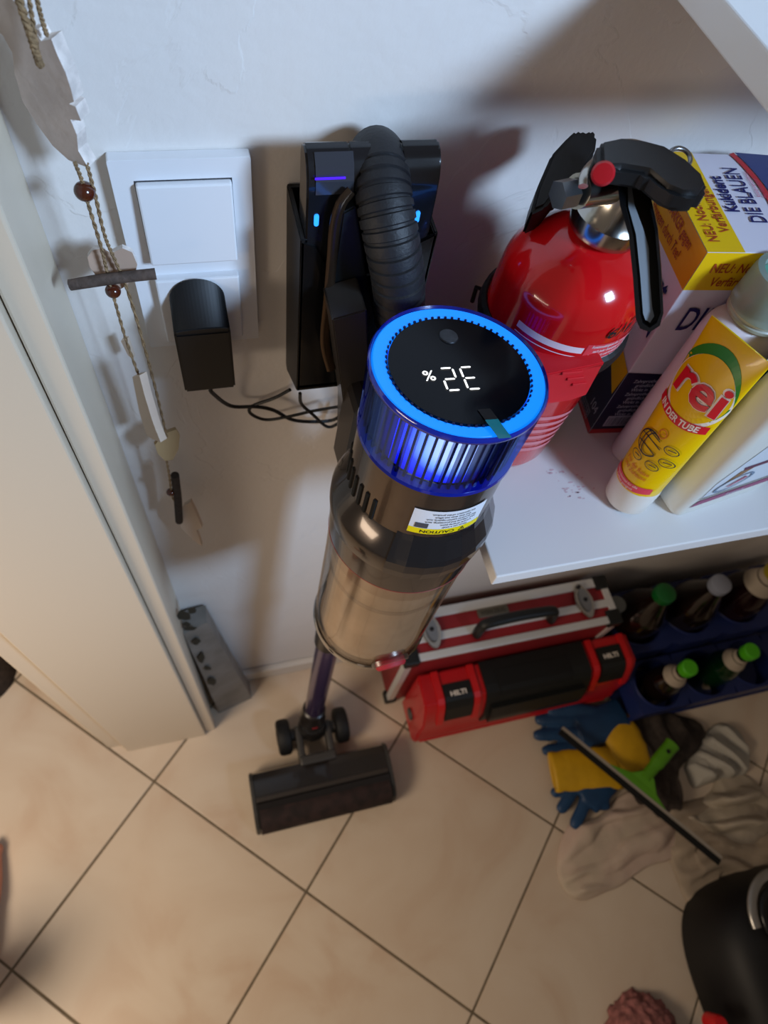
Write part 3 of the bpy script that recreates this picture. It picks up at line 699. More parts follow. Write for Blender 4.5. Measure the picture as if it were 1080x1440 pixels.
# detergent bottle front right
dz0 = .9003; dcx = V((.3275, -.200, dz0))
DT = thing('detergent_bottle', 'large white square detergent bottle with magenta printed label at the shelf front', 'bottle', (.37, -.185, dz0))
dyaw = math.radians(9); dx = V((math.cos(dyaw), math.sin(dyaw), 0)); dy = V((-math.sin(dyaw), math.cos(dyaw), 0)); DW, DD, DH = .098, .029, .185
def dp(x, y, z): return dcx + dx*x + dy*y + V((0, 0, z))
b = B(); rp = rrect(DW, DD, .008, 6)
rings = []
for zz, s in ((0, .93), (.003, .985), (.008, 1), (.13, 1), (.155, .94), (.172, .72), (.185, .38)):
    rings.append([b.verts.new(dp(DW/2+x*s, DD/2+y*(s if s > .9 else min(1, s+.12)), zz)) for x, y in rp])
for p, q in zip(rings, rings[1:]):
    for i in range(len(p)): j = (i+1) % len(p); b.faces.new((p[i], p[j], q[j], q[i]))
b.faces.new(rings[0]); b.faces.new(rings[-1])
obj('body', b, mat('hdpe_cream', 'd6d6ce', .35), DT, smooth=45)
b = B(); lathe(b, [(.016, .182), (.018, .184), (.018, .208), (0, .209)], dp(DW/2, DD/2, 0), (0, 0, 1), 32); obj('cap', b, mat('cap_magenta', '8c1c50', .35), DT, smooth=40)
dl = lambda u, v, e=.0004: dp(u, -e, v)
def dflat(name, pts, m_, e=.0004): b = B(); b.faces.new([b.verts.new(dl(p[0], p[1], e)) for p in pts]); return obj(name, b, m_, DT)
dflat('label_panel', [(.011, .028), (.090, .028), (.090, .095), (.030, .095), (.011, .050)], mat('label_pale', 'cdd4dc', .35))
dflat('label_stripe', [(.007, .016), (.090, .016), (.090, .024), (.011, .024)], mat('label_magenta', '8c2c5c', .4), .0006)
dflat('label_line', [(.009, .0275), (.090, .0275), (.090, .0290), (.009, .0290)], mat('label_olive', '5c5648', .4), .0008)
dflat('label_stripe', [(.030, .060), (.090, .060), (.090, .065), (.027, .065)], mat('label_plum', '5c1038', .4), .0007)
dflat('label_wedge', [(.016, .036), (.0275, .060), (.040, .060), (.028, .048)], mat('label_brown', '8a6238', .4), .0007)
b = B()
for i in range(24):
    a0, a1 = 2*PI*i/24, 2*PI*(i+1)/24
    b.faces.new([b.verts.new(dl(.033+r*1.25*math.cos(a)+(r*math.sin(a))*.5, .042+r*.85*math.sin(a), .001)) for r, a in ((.0105, a0), (.0125, a0), (.0125, a1), (.0105, a1))])
obj('label_oval', b, mat('label_blue', '6a7f98', .4), DT)
dflat('label_fleck', [(.028, .038), (.031, .037), (.044, .046), (.041, .048)], mat('label_pinkred', 'b02458', .4), .0012)
lettering('Intensiv', .007, lambda u, v: dl(.050+u, .0205+v, .0012), TW, DT, sx=.9)

# ---------------------------------------------------------------- yellow tube leaning on the bottle
t0 = V((.2965, -.1745, .904)); cl = atz(1004, 439, 1.062); crr = atz(1082, 517, 1.062)
cm = (cl+crr)/2; tv = (cm-t0); TL = tv.length; tz = tv.normalized(); tx = (crr-cl); tx = (tx - tz*tx.dot(tz)).normalized(); tyv = tz.cross(tx)
if tyv.dot(CAM_C-cm) < 0: tyv = -tyv
TU = thing('detergent_tube', 'yellow squeeze tube standing on its white cap with red lettering', 'tube', (t0.x, t0.y, .9))
crimp = (crr-cl).length/2
TUY = mat('tube_yellow', 'eec400', .28, coat=.2)
def tubept(s, ang, off=0):
    """s 0..1 along, ang around; 0 = +tx, 90deg faces the viewer"""
    hs = .022 + (TL-.022)*s
    w = .0185 + (crimp-.0185)*s; d = .0185*(1-s)**.75 + .0008
    return t0 + tz*hs + tx*((w+off)*math.cos(ang)) + tyv*((d+off)*math.sin(ang))
b = B(); rows = []
for j in range(25):
    s = j/24; rows.append([b.verts.new(tubept(s, 2*PI*i/48)) for i in range(48)])
for p, q in zip(rows, rows[1:]):
    for i in range(48): b.faces.new((p[i], p[(i+1) % 48], q[(i+1) % 48], q[i]))
b.faces.new(rows[0]); b.faces.new(rows[-1]); obj('body', b, TUY, TU, smooth=60)
b = B(); lathe(b, [(0, -.003), (.0165, -.003), (.0180, -.001), (.0192, .019), (.0188, .0225), (0, .0225)], t0, tz, 48); obj('cap', b, mat('cap_white2', 'e0dcd4', .35), TU, smooth=40)
def tf(x, h, off=.0004):
    """flat coordinates on the viewer side: x across (-1..1 of half width), h metres along"""
    s = (h-.022)/(TL-.022); w = .0185 + (crimp-.0185)*s; ang = math.acos(max(-.999, min(.999, x/w)))
    return tubept(s, ang, off)
Hc = TL*.745
def tpoly(name, pts, m_, off=.0005): b = B(); b.faces.new([b.verts.new(tf(p[0], p[1], off)) for p in pts]); return obj(name, b, m_, TU)
def tstrip(name, f0, f1, x0, x1, m_, off, n=20):
    b = B(); g = [[b.verts.new(tf(x0+(x1-x0)*i/n, f(x0+(x1-x0)*i/n), off)) for i in range(n+1)] for f in (f0, lambda x: (f0(x)+f1(x))/2, f1)]
    for p, q in zip(g, g[1:]):
        for i in range(n): b.faces.new((p[i], p[i+1], q[i+1], q[i]))
    return obj(name, b, m_, TU)
def tdisc(name, cx, ch, rx, rh, m_, off, r0=0, n=40):
    b = B(); R_n = 6
    prev = None
    for k in range(R_n+1):
        q = r0+(1-r0)*k/R_n
        ring_ = [b.verts.new(tf(cx+rx*q*math.cos(2*PI*i/n), ch+rh*q*math.sin(2*PI*i/n), off)) for i in range(n)]
        if prev:
            for i in range(n): b.faces.new((prev[i], prev[(i+1) % n], ring_[(i+1) % n], ring_[i]))
        prev = ring_
    return obj(name, b, m_, TU)
TG = mat('tube_green', '2c8a28', .35); TRD = mat('tube_red', 'd81c2c', .35); TPW = mat('tube_white', 'f0e8dc', .35)
tdisc('green_swirl', -.0008, Hc+.0035, .0235, .0290, TG, .0004)
tdisc('white_disc', .0004, Hc-.001, .0225, .0260, TPW, .0006)
tdisc('yellow_disc', .0004, Hc+.001, .0212, .0242, TUY, .0008)
lettering('rei', .034, lambda u, v: tf(.0012+u, Hc+.0015+v, .0012), TPW, TU, bold=.05, sx=1.0, cuts=2)
lettering('rei', .034, lambda u, v: tf(.0012+u, Hc+.0015+v, .0022), TRD, TU, bold=.022, sx=1.0, cuts=2)
tstrip('red_banner', lambda x: Hc-.0285+x*x*20*.6, lambda x: Hc-.0215+x*x*20*.6, -.020, .020, TRD, .0012)
lettering('IN DER TUBE', .0068, lambda u, v: tf(u, Hc-.0250+v+u*u*12, .0016), TPW, TU, bold=.03, sx=.80)
GB = mat('globe_ink', '1c2434', .5); GO = mat('orange_ink', 'd07810', .5)
def tline(b, pts, w=.0004):
    for p, q in zip(pts, pts[1:]):
        d = V((q[0]-p[0], q[1]-p[1])); 
        if d.length < 1e-6: continue
        d.normalize(); n_ = V((-d.y, d.x))*w
        b.faces.new([b.verts.new(tf(x, h, .0018)) for x, h in ((p[0]+n_.x, p[1]+n_.y), (q[0]+n_.x, q[1]+n_.y), (q[0]-n_.x, q[1]-n_.y), (p[0]-n_.x, p[1]-n_.y))])
ell = lambda cx, ch, rx, rh, a0=0, a1=360, n=20: [(cx+rx*math.cos(math.radians(a0+(a1-a0)*i/n)), ch+rh*math.sin(math.radians(a0+(a1-a0)*i/n))) for i in range(n+1)]
gx, gh = -.004, .066
b = B(); tline(b, ell(gx, gh, .0095, .0095, 60, 330), .0005)
for k in (-.5, .1): tline(b, ell(gx+k*.004, gh, .0040, .0093, 80, 280), .0004)
tline(b, [(gx-.009, gh+.002), (gx+.009, gh+.002)]); tline(b, [(gx-.008, gh-.004), (gx+.008, gh-.004)]); tline(b, [(gx-.006, gh+.007), (gx+.006, gh+.007)])
obj('globe_drawing', b, GB, TU)
b = B()
for cx, ch in ((.0110, .072), (.0130, .061), (.0070, .053), (-.006, .052)): tline(b, ell(cx, ch, .0046, .0032, 0, 360), .0003); tline(b, [(cx-.002, ch), (cx+.003, ch+.0008)], .0004)
obj('icon_drawing', b, GB, TU)
b = B(); tline(b, ell(.000, .0790, .0030, .0034), .0004); tline(b, [(-.001, .0785), (.002, .0795)], .0003); obj('orange_drawing', b, GO, TU)
lettering('Für die Reise', .0046, lambda u, v: tf(-.001+u, .0430+v+u*u*8, .0010), GO, TU, bold=.02, sx=.9)
lettering('und Zuhause', .0046, lambda u, v: tf(-.001+u, .0385+v+u*u*8, .0010), GO, TU, bold=.02, sx=.9)
tstrip('pink_banner', lambda x: .0235+x*x*9, lambda x: .0300+x*x*9, -.0165, .0165, mat('tube_pink', 'e04858', .35), .0008)
lettering('Waschmittel für alle', .0030, lambda u, v: tf(-.002+u, .0283+v+u*u*9, .0012), TPW, TU, sx=.9)
lettering('Farben geeignet', .0030, lambda u, v: tf(-.002+u, .0253+v+u*u*9, .0012), TPW, TU, sx=.9)

# ---------------------------------------------------------------- hanging driftwood ornament on the left
WOOD = mat('shaded_wood', 'b5a294', .7, var=.1, vs=40, bump=.3, bs=120); WEDGE = mat('wood_edge', 'd6ccc4', .8, var=.18, vs=90, bump=.5, bs=200)  # fish face colour darkened to stand for its shade; edges keep a lighter tone
YO = -.036
OR = thing('hanging_ornament', 'hanging string of wooden fishes, hearts, beads and sticks by the doorway', 'ornament', aty(265, 760, YO)[:])
def slab(name, pix, P0, n_, th_, parent=OR, m_=WOOD, edge=WEDGE, bev=.0006):
    n_ = V(n_).normalized(); P = [atn(u, v, P0, n_) for u, v in pix]
    b = B(); a = [b.verts.new(p) for p in P]; c = [b.verts.new(p - n_*th_) for p in P]; k = len(a)
    b.faces.new(a); b.faces.new(c[::-1])
    for i in range(k): b.faces.new((a[i], a[(i+1) % k], c[(i+1) % k], c[i]))
    o = obj(name, b, [m_, edge], parent)
    for i, p in enumerate(o.data.polygons): p.material_index = 0 if i < 2 else 1
    return o
fishpix = [(-60, -70), (-10, -60), (12, -8), (28, 12), (33, 32), (38, 46), (50, 44), (58, 58), (72, 55), (80, 76), (92, 102), (100, 126), (104, 143), (97, 146), (106, 150), (114, 170), (99, 168), (108, 190), (110, 212), (124, 236), (96, 225), (74, 205), (52, 175), (32, 143), (21, 105), (17, 74), (4, 50), (-30, 20), (-60, 0)]
slab('fish', fishpix, aty(90, 130, YO), (-.50, -.80, .0), .0085)
def bead(u, v, r, m_):
    b = B(); q = aty(u, v, YO); lathe(b, [(0, -r*.92)]+[(r*math.cos(a), r*.92*math.sin(a)) for a in [-1.2+.24*i for i in range(11)]]+[(0, r*.92)], q, (0.05, 0, 1), 24); return obj('bead', b, m_, OR, smooth=60)
BEAD = mat('brown_bead', '4a1f10', .18, coat=.5)
bead(119, 269, .0056, BEAD); bead(159, 409, .0048, BEAD)
bead(240, 692, .004, BEAD)
STRG = mat('jute_string', '8a7050', .9, var=.3, vs=300, bump=.8, bs=600)
def string(pix, y=YO, r=.0011):
    b = B(); P = smoothpath([aty(u, v, y) for u, v in pix], 14); x = None
    # two twisted strands
    for ph in (0, PI):
        Q = []
        for i, p in enumerate(P):
            a = ph + i*1.1; Q.append(p + V((math.cos(a), math.sin(a), 0))*r*.55)
        tube(b, Q, r*.6, 6)
    return obj('string', b, STRG, OR, smooth=60)
string([(38, -20), (46, 30), (56, 92)], -.040); string([(48, -20), (57, 20), (66, 50)], -.036)
string([(105, 228), (116, 256), (125, 290), (143, 350), (152, 388), (162, 425), (178, 480), (196, 530)])
string([(122, 230), (134, 275), (147, 330), (160, 362), (180, 410), (204, 490), (222, 560), (235, 615)])
string([(233, 640), (238, 668), (243, 700), (256, 715)])
string([(20, -20), (40, 40), (52, 78), (57, 92)], -.043, .0018)
hp = [(123, 362), (130, 352), (144, 349), (157, 356), (172, 349), (186, 355), (193, 372), (190, 386), (180, 400), (166, 409), (150, 402), (135, 388), (126, 375)]
slab('heart', hp, aty(158, 380, YO+.004), (-.05, -1, .1), .004, m_=mat('heart_wood', 'b89c88', .6, var=.08))
b = B(); tube(b, [aty(98, 401, YO-.004), aty(140, 394, YO-.005), aty(180, 389, YO-.004), aty(219, 385, YO-.003)], [.0033, .0036, .0034, .0034], 10); obj('stick', b, mat('twig', '4e4038', .85, var=.3, vs=150, bump=.8, bs=200), OR, smooth=60)
slab('fish', [(186, 530), (196, 528), (203, 555), (213, 588), (219, 605), (226, 622), (215, 618), (206, 612), (196, 580)], aty(200, 570, YO), (-.85, -.5, .0), .006, m_=mat('fish_cream', 'c8b4a0', .7), edge=mat('fish_cream2', 'd0bca8', .7))
slab('fish', [(170, 480), (178, 478), (187, 505), (180, 500)], aty(178, 490, YO+.02), (-.4, -.8, .0), .004, m_=MATS['fish_cream'], edge=MATS['fish_cream2'])
slab('heart', [(218, 626), (228, 612), (236, 608), (248, 604), (253, 612), (251, 632), (243, 647), (232, 648), (222, 638)], aty(236, 628, YO), (.2, -1, .3), .004, m_=mat('heart_tan', 'a58a62', .7), edge=MATS['heart_tan'])
b = B(); tube(b, [aty(246, 668, YO), aty(250, 700, YO), aty(252, 733, YO)], .0038, 10); obj('stick', b, mat('twig_dark', '2e2218', .85, bump=.8, bs=200), OR, smooth=60)
slab('fish', [(258, 712), (268, 706), (276, 722), (284, 742), (276, 746), (284, 768), (272, 760), (256, 744), (250, 728)], aty(268, 735, YO), (-.3, -1, .2), .005, m_=MATS['fish_cream'], edge=MATS['fish_cream2'])

# ---------------------------------------------------------------- grey package leaning in the corner
b = B(); PK = thing('grey_package', 'grey marbled package leaning in the corner beside the doorway', 'package', (-.055, -.035, 0))
pb = [V((-.085, -.062, .0)), V((-.022, -.046, .0)), V((-.022, -.018, .0)), V((-.085, -.030, .0))]
pt = [V((-.1000, -.040, .40)), V((-.066, -.030, .405)), V((-.066, -.004, .405)), V((-.1000, -.006, .40))]
rows = []
for j in range(13):
    s = j/12; rows.append([])
    for i in range(24):
        k = i/6; a = int(k) % 4; t = k-int(k); p = (pb[a].lerp(pb[(a+1) % 4], t)).lerp(pt[a].lerp(pt[(a+1) % 4], t), s)
        w = noise.noise(p*30)*.002*(1-abs(2*s-1)) ; rows[-1].append(b.verts.new(p+V((w, min(0, w), 0))))
for p, q in zip(rows, rows[1:]):
    for i in range(24): b.faces.new((p[i], p[(i+1) % 24], q[(i+1) % 24], q[i]))
b.faces.new(rows[0]); b.faces.new(rows[-1])
obj('wrapper', b, mat('marbled_grey', '84807a', .5, col2='6a665f', vs=18), PK, smooth=40)
pn = (pb[1]-pb[0]).cross(pt[0]-pb[0]).normalized()
if pn.y > 0: pn = -pn
for u, v, ru, rv in ((258, 866, 13, 9), (270, 858, 9, 5), (268, 884, 12, 3), (276, 902, 7, 5), (283, 925, 6, 8), (292, 940, 6, 4), (298, 958, 7, 6), (262, 878, 6, 4)):
    ns = 10; b = B(); b.faces.new([b.verts.new(atn(u+ru*math.cos(2*PI*i/ns)*random.uniform(.6, 1.1), v+rv*math.sin(2*PI*i/ns)*random.uniform(.5, 1.2), pb[0]+pn*.0028, pn)) for i in range(ns)])
    obj('dark_print', b, mat('print_dark', '20241e', .6), PK)

# ---------------------------------------------------------------- cases under the shelf
RC = mat('case_red', 'b8141a', .35, var=.06, coat=.2); CBK = mat('case_black', '101211', .5)
rx0, rx1, ry0, ry1, rz1 = .262, .672, -.192, -.112, .185
TC = thing('tool_case', 'red plastic tool case with black latches and handle panel standing upright', 'tool case', ((rx0+rx1)/2, -.15, 0))
b = B(); prof = [(ry0+.004, .003), (ry0-.004, .02), (ry0-.004, .055), (ry0, .060), (ry0+.002, .13), (ry0+.018, .172), (ry0+.028, rz1), (ry1, rz1), (ry1, .003)]
prism(b, [(rx0, y, z) for y, z in prof], (rx1-rx0, 0, 0), .007); obj('shell', b, RC, TC, smooth=40)
def topface(x, s):
    """point on the slanted upper front: s=0 top back edge .. 1 lower"""
    pts = [V((x, ry1, rz1)), V((x, ry0+.028, rz1)), V((x, ry0+.018, .172)), V((x, ry0+.002, .13)), V((x, ry0, .060))]
    L_ = [(pts[i+1]-pts[i]).length for i in range(4)]; T = sum(L_); d = s*T
    for i in range(4):
        if d <= L_[i] or i == 3: return pts[i].lerp(pts[i+1], min(1, d/L_[i])), i
        d -= L_[i]
def shellstrip(name, x0, x1, s0, s1, off, m_, n=14, bevx=0):
    b = B(); rows = []
    nrm = [V((0, 0, 1)), V((0, -.79, .61)), V((0, -.93, .36)), V((0, -1, .03))]
    for j in range(n+1):
        s = s0+(s1-s0)*j/n; row = []
        for x in (x0, x0+(x1-x0)*.5, x1):
            p, i = topface(x, s); row.append(p)
        rows.append((row, nrm[i]))
    A = [[b.verts.new(p+nn*off) for p in r] for r, nn in rows]; C_ = [[b.verts.new(p-nn*.001) for p in r] for r, nn in rows]
    for j in range(n):
        for i in range(2): b.faces.new((A[j][i], A[j][i+1], A[j+1][i+1], A[j+1][i]))
        b.faces.new((A[j][0], A[j+1][0], C_[j+1][0], C_[j][0])); b.faces.new((A[j][2], A[j+1][2], C_[j+1][2], C_[j][2]))
    b.faces.new((A[0][0], A[0][1], A[0][2], C_[0][2], C_[0][1], C_[0][0])); b.faces.new((A[n][0], A[n][1], A[n][2], C_[n][2], C_[n][1], C_[n][0]))
    return obj(name, b, m_, TC)
la1 = shellstrip('latch', .300, .350, .14, .56, .004, CBK); la2 = shellstrip('latch', .600, .648, .10, .50, .004, CBK)
for xx in (.292, .358, .590, .656): shellstrip('rib', xx-.006, xx+.006, .0, .62, .003, mat('case_red_bright', 'c81a1e', .35))
shellstrip('handle_panel', .375, .578, .0, .80, .005, CBK)
shellstrip('handle_recess', .400, .540, .10, .34, .0065, mat('recess_black', '050605', .7))
shellstrip('lower_grip', .385, .568, .46, .74, .012, mat('grip_black', '151716', .45))
for la, xm, s in ((la1, .325, .24), (la2, .624, .20)):
    p, i = topface(xm, s)
    b = text_bm('HILTI', .0130, lambda u, v: V((xm+u, p.y+v*.9, p.z+.0045)), bold=.03, sx=1.0); obj('lettering', b, TPW, la)
b = B(); lathe(b, [(0, .004), (.011, .003), (.012, 0)], (rx0-.001, -.150, .06), (-1, 0, 0), 24); obj('hinge_cap', b, mat('hinge_grey', '4a4744', .5), TC, smooth=40)
b = B(); bx(rx0+.01, rx1-.01, ry0-.0065, ry0-.003, .022, .030, .001, b); obj('seam', b, RC, TC)

ax0, ax1, ay0, ay1, az1 = .232, .628, -.1085, -.022, .262
AC = thing('aluminium_case', 'silver framed red flight case with metal butterfly latches behind the red tool case', 'case', ((ax0+ax1)/2, -.065, 0))
ALU = mat('alu_profile', 'd2d2d0', .35, metal=.3); RPN = mat('case_panel_red', '8a1a20', .5, var=.06)
obj('panel', bx(ax0+.003, ax1-.003, ay0+.002, ay1-.002, .003, az1-.002, .003), RPN, AC)
for y0, y1 in ((ay1-.017, ay1), (ay0+.030, ay0+.044), (ay0, ay0+.013)):
    obj('profile', bx(ax0, ax1, y0, y1, az1-.006, az1+.001, .001), ALU, AC)
for x0 in (ax0, ax1-.013): 
    obj('profile', bx(x0, x0+.013, ay0, ay1, az1-.006, az1+.0008, .001), ALU, AC)
    obj('profile', bx(x0 if x0 > .4 else x0, x0+.013, ay0-.0005, ay0+.012, .0, az1-.003, .001), ALU, AC)
obj('profile', bx(ax0-.0005, ax0+.012, ay1-.012, ay1+.0005, 0, az1-.003, .001), ALU, AC)
for x in (ax0+.010, ax1-.010):
    for y in (ay0+.010, ay1-.010):
        obj('corner', bx(x-.0135, x+.0135, y-.0135, y+.0135, az1-.018, az1+.003, .003), CBK, AC)
for y in (ay0+.009, ay1-.009): obj('corner', bx(ax0-.004, ax0+.018, y-.012, y+.012, .0, .020, .003), CBK, AC)
def butterfly(x):
    b = B(); c = V((x, (ay0+ay1)/2+.004, az1+.002)); prism(b, [c+V((px, py, 0)) for px, py in [(.017*math.cos(a)*(1-.25*abs(math.sin(a))), .033*math.sin(a)) for a in [i*2*PI/28 for i in range(28)]]], (0, 0, .005), .0015)
    o = obj('latch', b, CHR, AC, smooth=40)
    b = B(); prism(b, [c+V((px, py, .005)) for px, py in [(.010*math.cos(a), .022*math.sin(a)) for a in [i*2*PI/20 for i in range(20)]]], (0, 0, .004), .001); obj('latch_plate', b, STEEL, o)
    b = B(); lathe(b, [(0, .0115), (.0035, .011), (.0042, .009)], c+V((0, 0, 0)), (0, 0, 1), 16); lathe(b, [(0, .010), (.003, .0095), (.004, .006)], c+V((-.002, .026, 0)), (0, 0, 1), 16); obj('rivet', b, mat('rivet_dark', '38383c', .3, metal=.8), o, smooth=40)
butterfly(.286); butterfly(.572)
b = B(); bx(.375, .432, ay1-.034, ay1-.018, az1-.001, az1+.0015, .0008, b); obj('nameplate', b, mat('nameplate', '6a6458', .4, metal=.5), AC)
obj('nameplate_text', text_bm('WERKZEUG', .010, lambda u, v: V((.4035+u, ay1-.026+v, az1+.0018)), bold=.03, sx=.85), mat('nameplate_ink', '38342c', .5), AC)
hp_ = smoothpath([(.362, -.082, az1), (.364, -.080, az1+.026), (.374, -.079, az1+.041), (.43, -.078, az1+.045), (.488, -.079, az1+.041), (.498, -.080, az1+.026), (.500, -.082, az1)], 6)
b = B(); tube(b, hp_, .0092, 14, flat=.8); obj('handle', b, CBK, AC, smooth=50)

# ---------------------------------------------------------------- crates and bottles
CB = mat('crate_blue', '16265c', .45, var=.08)
def ringcell(b, cx, cy, w, d, r, zt, h, n=32):
    sq = []; ci = []
    for i in range(n):
        a = 2*PI*i/n; ca, sa = math.cos(a), math.sin(a); k = min(w/2/max(1e-6, abs(ca)), d/2/max(1e-6, abs(sa)))
        sq.append(V((cx+ca*k, cy+sa*k, zt))); ci.append(V((cx+r*ca, cy+r*sa, zt)))
    lo = [p-V((0, 0, h)) for p in ci]; so = [p-V((0, 0, h)) for p in sq]; ri = [p+V((0, 0, .003))-(p-V((cx, cy, zt)))*.04 for p in ci]
    vs = [[b.verts.new(p) for p in L_] for L_ in (so, sq, ci, ri, lo)]
    for A, C_ in zip(vs, vs[1:]):
        for i in range(n): b.faces.new((A[i], A[(i+1) % n], C_[(i+1) % n], C_[i]))
def crate(name, xs, y0, y1, r, zt, h, label):
    t = thing(name, label, 'crate', (xs[0], (y0+y1)/2, 0), None)
    w = xs[1]-xs[0]
    for x in xs:
        b = B(); ringcell(b, x, (y0+y1)/2, w, y1-y0, r, zt, h); o = obj('cell', b, CB, t, smooth=40)
    b = B(); bx(xs[0]-w/2, xs[-1]+w/2, y0, y1, .001, .006, 0, b); obj('base', b, CB, t)
    b = B()
    for x in [xs[0]-w/2+.004, xs[-1]+w/2-.004]: 
        for y in (y0+.004, y1-.004): bx(x-.004, x+.004, y-.004, y+.004, .006, zt-h+.001, 0, b)
    obj('post', b, CB, t); return t
crate('bottle_crate', [.742, .848, .954, 1.06], -.252, -.152, .0465, .10, .05, 'low blue plastic bottle crate standing in front, green capped bottles in it')
crate('bottle_crate', [.722, .836, .950, 1.064], -.148, -.022, .0505, .15, .06, 'taller blue bottle crate at the wall with dark bottles in it')
GG = mat('green_glass', '0a2a12', .08, coat=.5); BRN = mat('brown_glass', '150c08', .1, coat=.5)
def bottle(name, label, loc, R0, H, glass, capm, labm=None, nr=.013, bodyH=.55, group=None):
    t = thing(name, label, 'bottle', loc, group); c = V(loc)
    b = B(); lathe(b, [(0, 0), (R0*.92, 0), (R0, .006), (R0, H*bodyH), (R0*.9, H*(bodyH+.08)), (nr*1.25, H*(bodyH+.24)), (nr, H*(bodyH+.30)), (nr, H-.012), (nr*.8, H-.008), (0, H-.008)], c, (0, 0, 1), 40); obj('glass', b, glass, t, smooth=60)
    b = B(); lathe(b, [(nr*1.12, H-.020), (nr*1.2, H-.016), (nr*1.18, H-.002), (nr*1.0, H), (0, H)], c, (0, 0, 1), 28); obj('cap', b, capm, t, smooth=40)
    if labm: b = B(); lathe(b, [(nr*1.75, H*(bodyH+.165)), (nr*1.16, H*(bodyH+.26)), (nr*1.05, H*(bodyH+.31))], c, (0, 0, 1), 28); obj('neck_label', b, labm, t, smooth=60)
    return t
CG = mat('cap_bright_green', '4cae18', .35); CWB = mat('cap_palegrey', '8a90a0', .4); CGD = mat('cap_dark_green', '0c5c24', .4); NL = mat('neck_label', 'a89c8c', .5)
bottle('beer_bottle', 'green capped bottle in the front crate nearest the red tool case', (.752, -.203, .0065), .031, .205, BRN, CG, NL)
bottle('beer_bottle', 'green bottle in the front crate at the right picture edge', (.880, -.200, .0065), .031, .215, GG, CG, NL)
bottle('large_bottle', 'dark bottle with dark green cap in the rear crate', (.716, -.082, .0065), .044, .285, BRN, CGD, bodyH=.66, nr=.016)
bottle('large_bottle', 'dark bottle with pale grey cap in the rear crate', (.830, -.085, .0065), .044, .285, BRN, CWB, bodyH=.66, nr=.016)
bottle('large_bottle', 'dark bottle with pale neck label at the right end of the rear crate', (.945, -.085, .0065), .044, .300, mat('wine_glass', '1c0a0c', .12), mat('cap_olive', '9a8a20', .4), NL, bodyH=.62, nr=.018)
CLR = clearmat('clear_glass', 'b8bcb8', .1, .16)
for k, (x, y, H) in enumerate(((.652, -.052, .235), (.690, -.016, .20))):
    pass
t = thing('glass_jar', 'clear glass jar between the flight case and the dark bottles', 'jar', (.6505, -.070, 0))
b = B(); lathe(b, [(0, .002), (.018, .002), (.0195, .01), (.0195, .20), (.016, .225), (.016, .235), (0, .236)], (.6505, -.070, 0), (0, 0, 1), 32); obj('glass', b, mat('jar_glass', '8f938e', .15, trans=.5), t, smooth=50)

# ---------------------------------------------------------------- cloths on the floor
def heap(name, pix, h, m_, seed, label, cat='cloth', fold=1.0, z0=.0015, nr=26, na=110, sub=None, folddir=None, freq=16, z_at=0.0):
    random.seed(seed)
    P = [atz(u, v, z_at) for u, v in pix]; P = smoothpath(P+[P[0]], 3)[:-1]; c = sum(P, V((0, 0, 0)))/len(P); n = len(P); b = B()
    # resample boundary by arc length
    per = [(P[(i+1) % n]-P[i]).length for i in range(n)]; T = sum(per)
    def bp(s):
        s = (s % 1)*T
        for i in range(n):
            if s <= per[i]: return P[i].lerp(P[(i+1) % n], s/per[i])
            s -= per[i]
        return P[0]
    rows = []
    so = V((seed*3.1, seed*1.7, seed*.9))
    for j in range(nr+1):
        q = j/nr; row = []
        for i in range(na):
            p = c.lerp(bp(i/na), q); e = 1-q**3
            w = noise.noise(p*6+so); dd = math.cos(seed)*p.x+math.sin(seed)*p.y; w2 = math.sin(dd*125+5.5*noise.noise(p*9+so*.3)+2*w)*(.55+noise.noise(p*13+so*2))
            rid = max(0, w2)**.6*1.6 if w2 > 0 else 0; w3 = noise.noise(p*45+so)
            z = z0 + h*e*(.35+.45*w) + fold*h*.42*max(0, rid)*min(1, (1-q)*5+.12) + .0015*w3*min(1, (1-q)*8)
            z = max(z0, z)
            p2 = p + V((noise.noise(p*14+so*2), noise.noise(p*14+so*4), 0))*.006*(q > .5)
            row.append(b.verts.new(V((p2.x, p2.y, z+.003*(q < 1)))))
            if j == 0: break
        rows.append(row)
    for p, q in zip(rows, rows[1:]):
        for i in range(na):
            k = (i+1) % na
            if len(p) == 1: b.faces.new((p[0], q[i], q[k]))
            else: b.faces.new((p[i], p[k], q[k], q[i]))
    # rolled hem back to the floor
    low = [b.verts.new(V((v.co.x, v.co.y, z0-.0012+.0002))) for v in rows[-1]]
    for i in range(na): k = (i+1) % na; b.faces.new((rows[-1][i], rows[-1][k], low[k], low[i]))
    o = obj(name, b, m_, None, smooth=180, loc=(c.x, c.y, 0)); tag(o, label, cat); return o
CL1 = mat('cloth_pinkish', 'c6b0a2', .95, col2='b8aa98', vs=12, bump=.5, bs=350)
CL2 = mat('cloth_cream', 'beb2a2', .95, col2='a59a88', vs=10, bump=.5, bs=350)
CL3 = mat('cloth_brownish', 'a0917f', .95, var=.15, bump=.5, bs=350)
DKC = mat('cloth_dark', '3c342f', .95, var=.3, vs=60, bump=.8, bs=250)
heap('mop_cloth', [(884, 1000), (905, 998), (950, 1004), (985, 1020), (988, 1050), (960, 1075), (945, 1110), (950, 1150), (900, 1150), (880, 1090), (872, 1030)], .05, DKC, 3, 'dark grey brown fuzzy cloth lying under the green squeegee handle', fold=.5)
heap('cleaning_rag', [(800, 1160), (838, 1150), (860, 1128), (890, 1110), (925, 1120), (962, 1180), (948, 1208), (905, 1220), (862, 1250), (825, 1268), (798, 1258), (782, 1225), (788, 1185)], .030, CL1, 11, 'pale pinkish rag spread left below the squeegee blade', fold=.7)
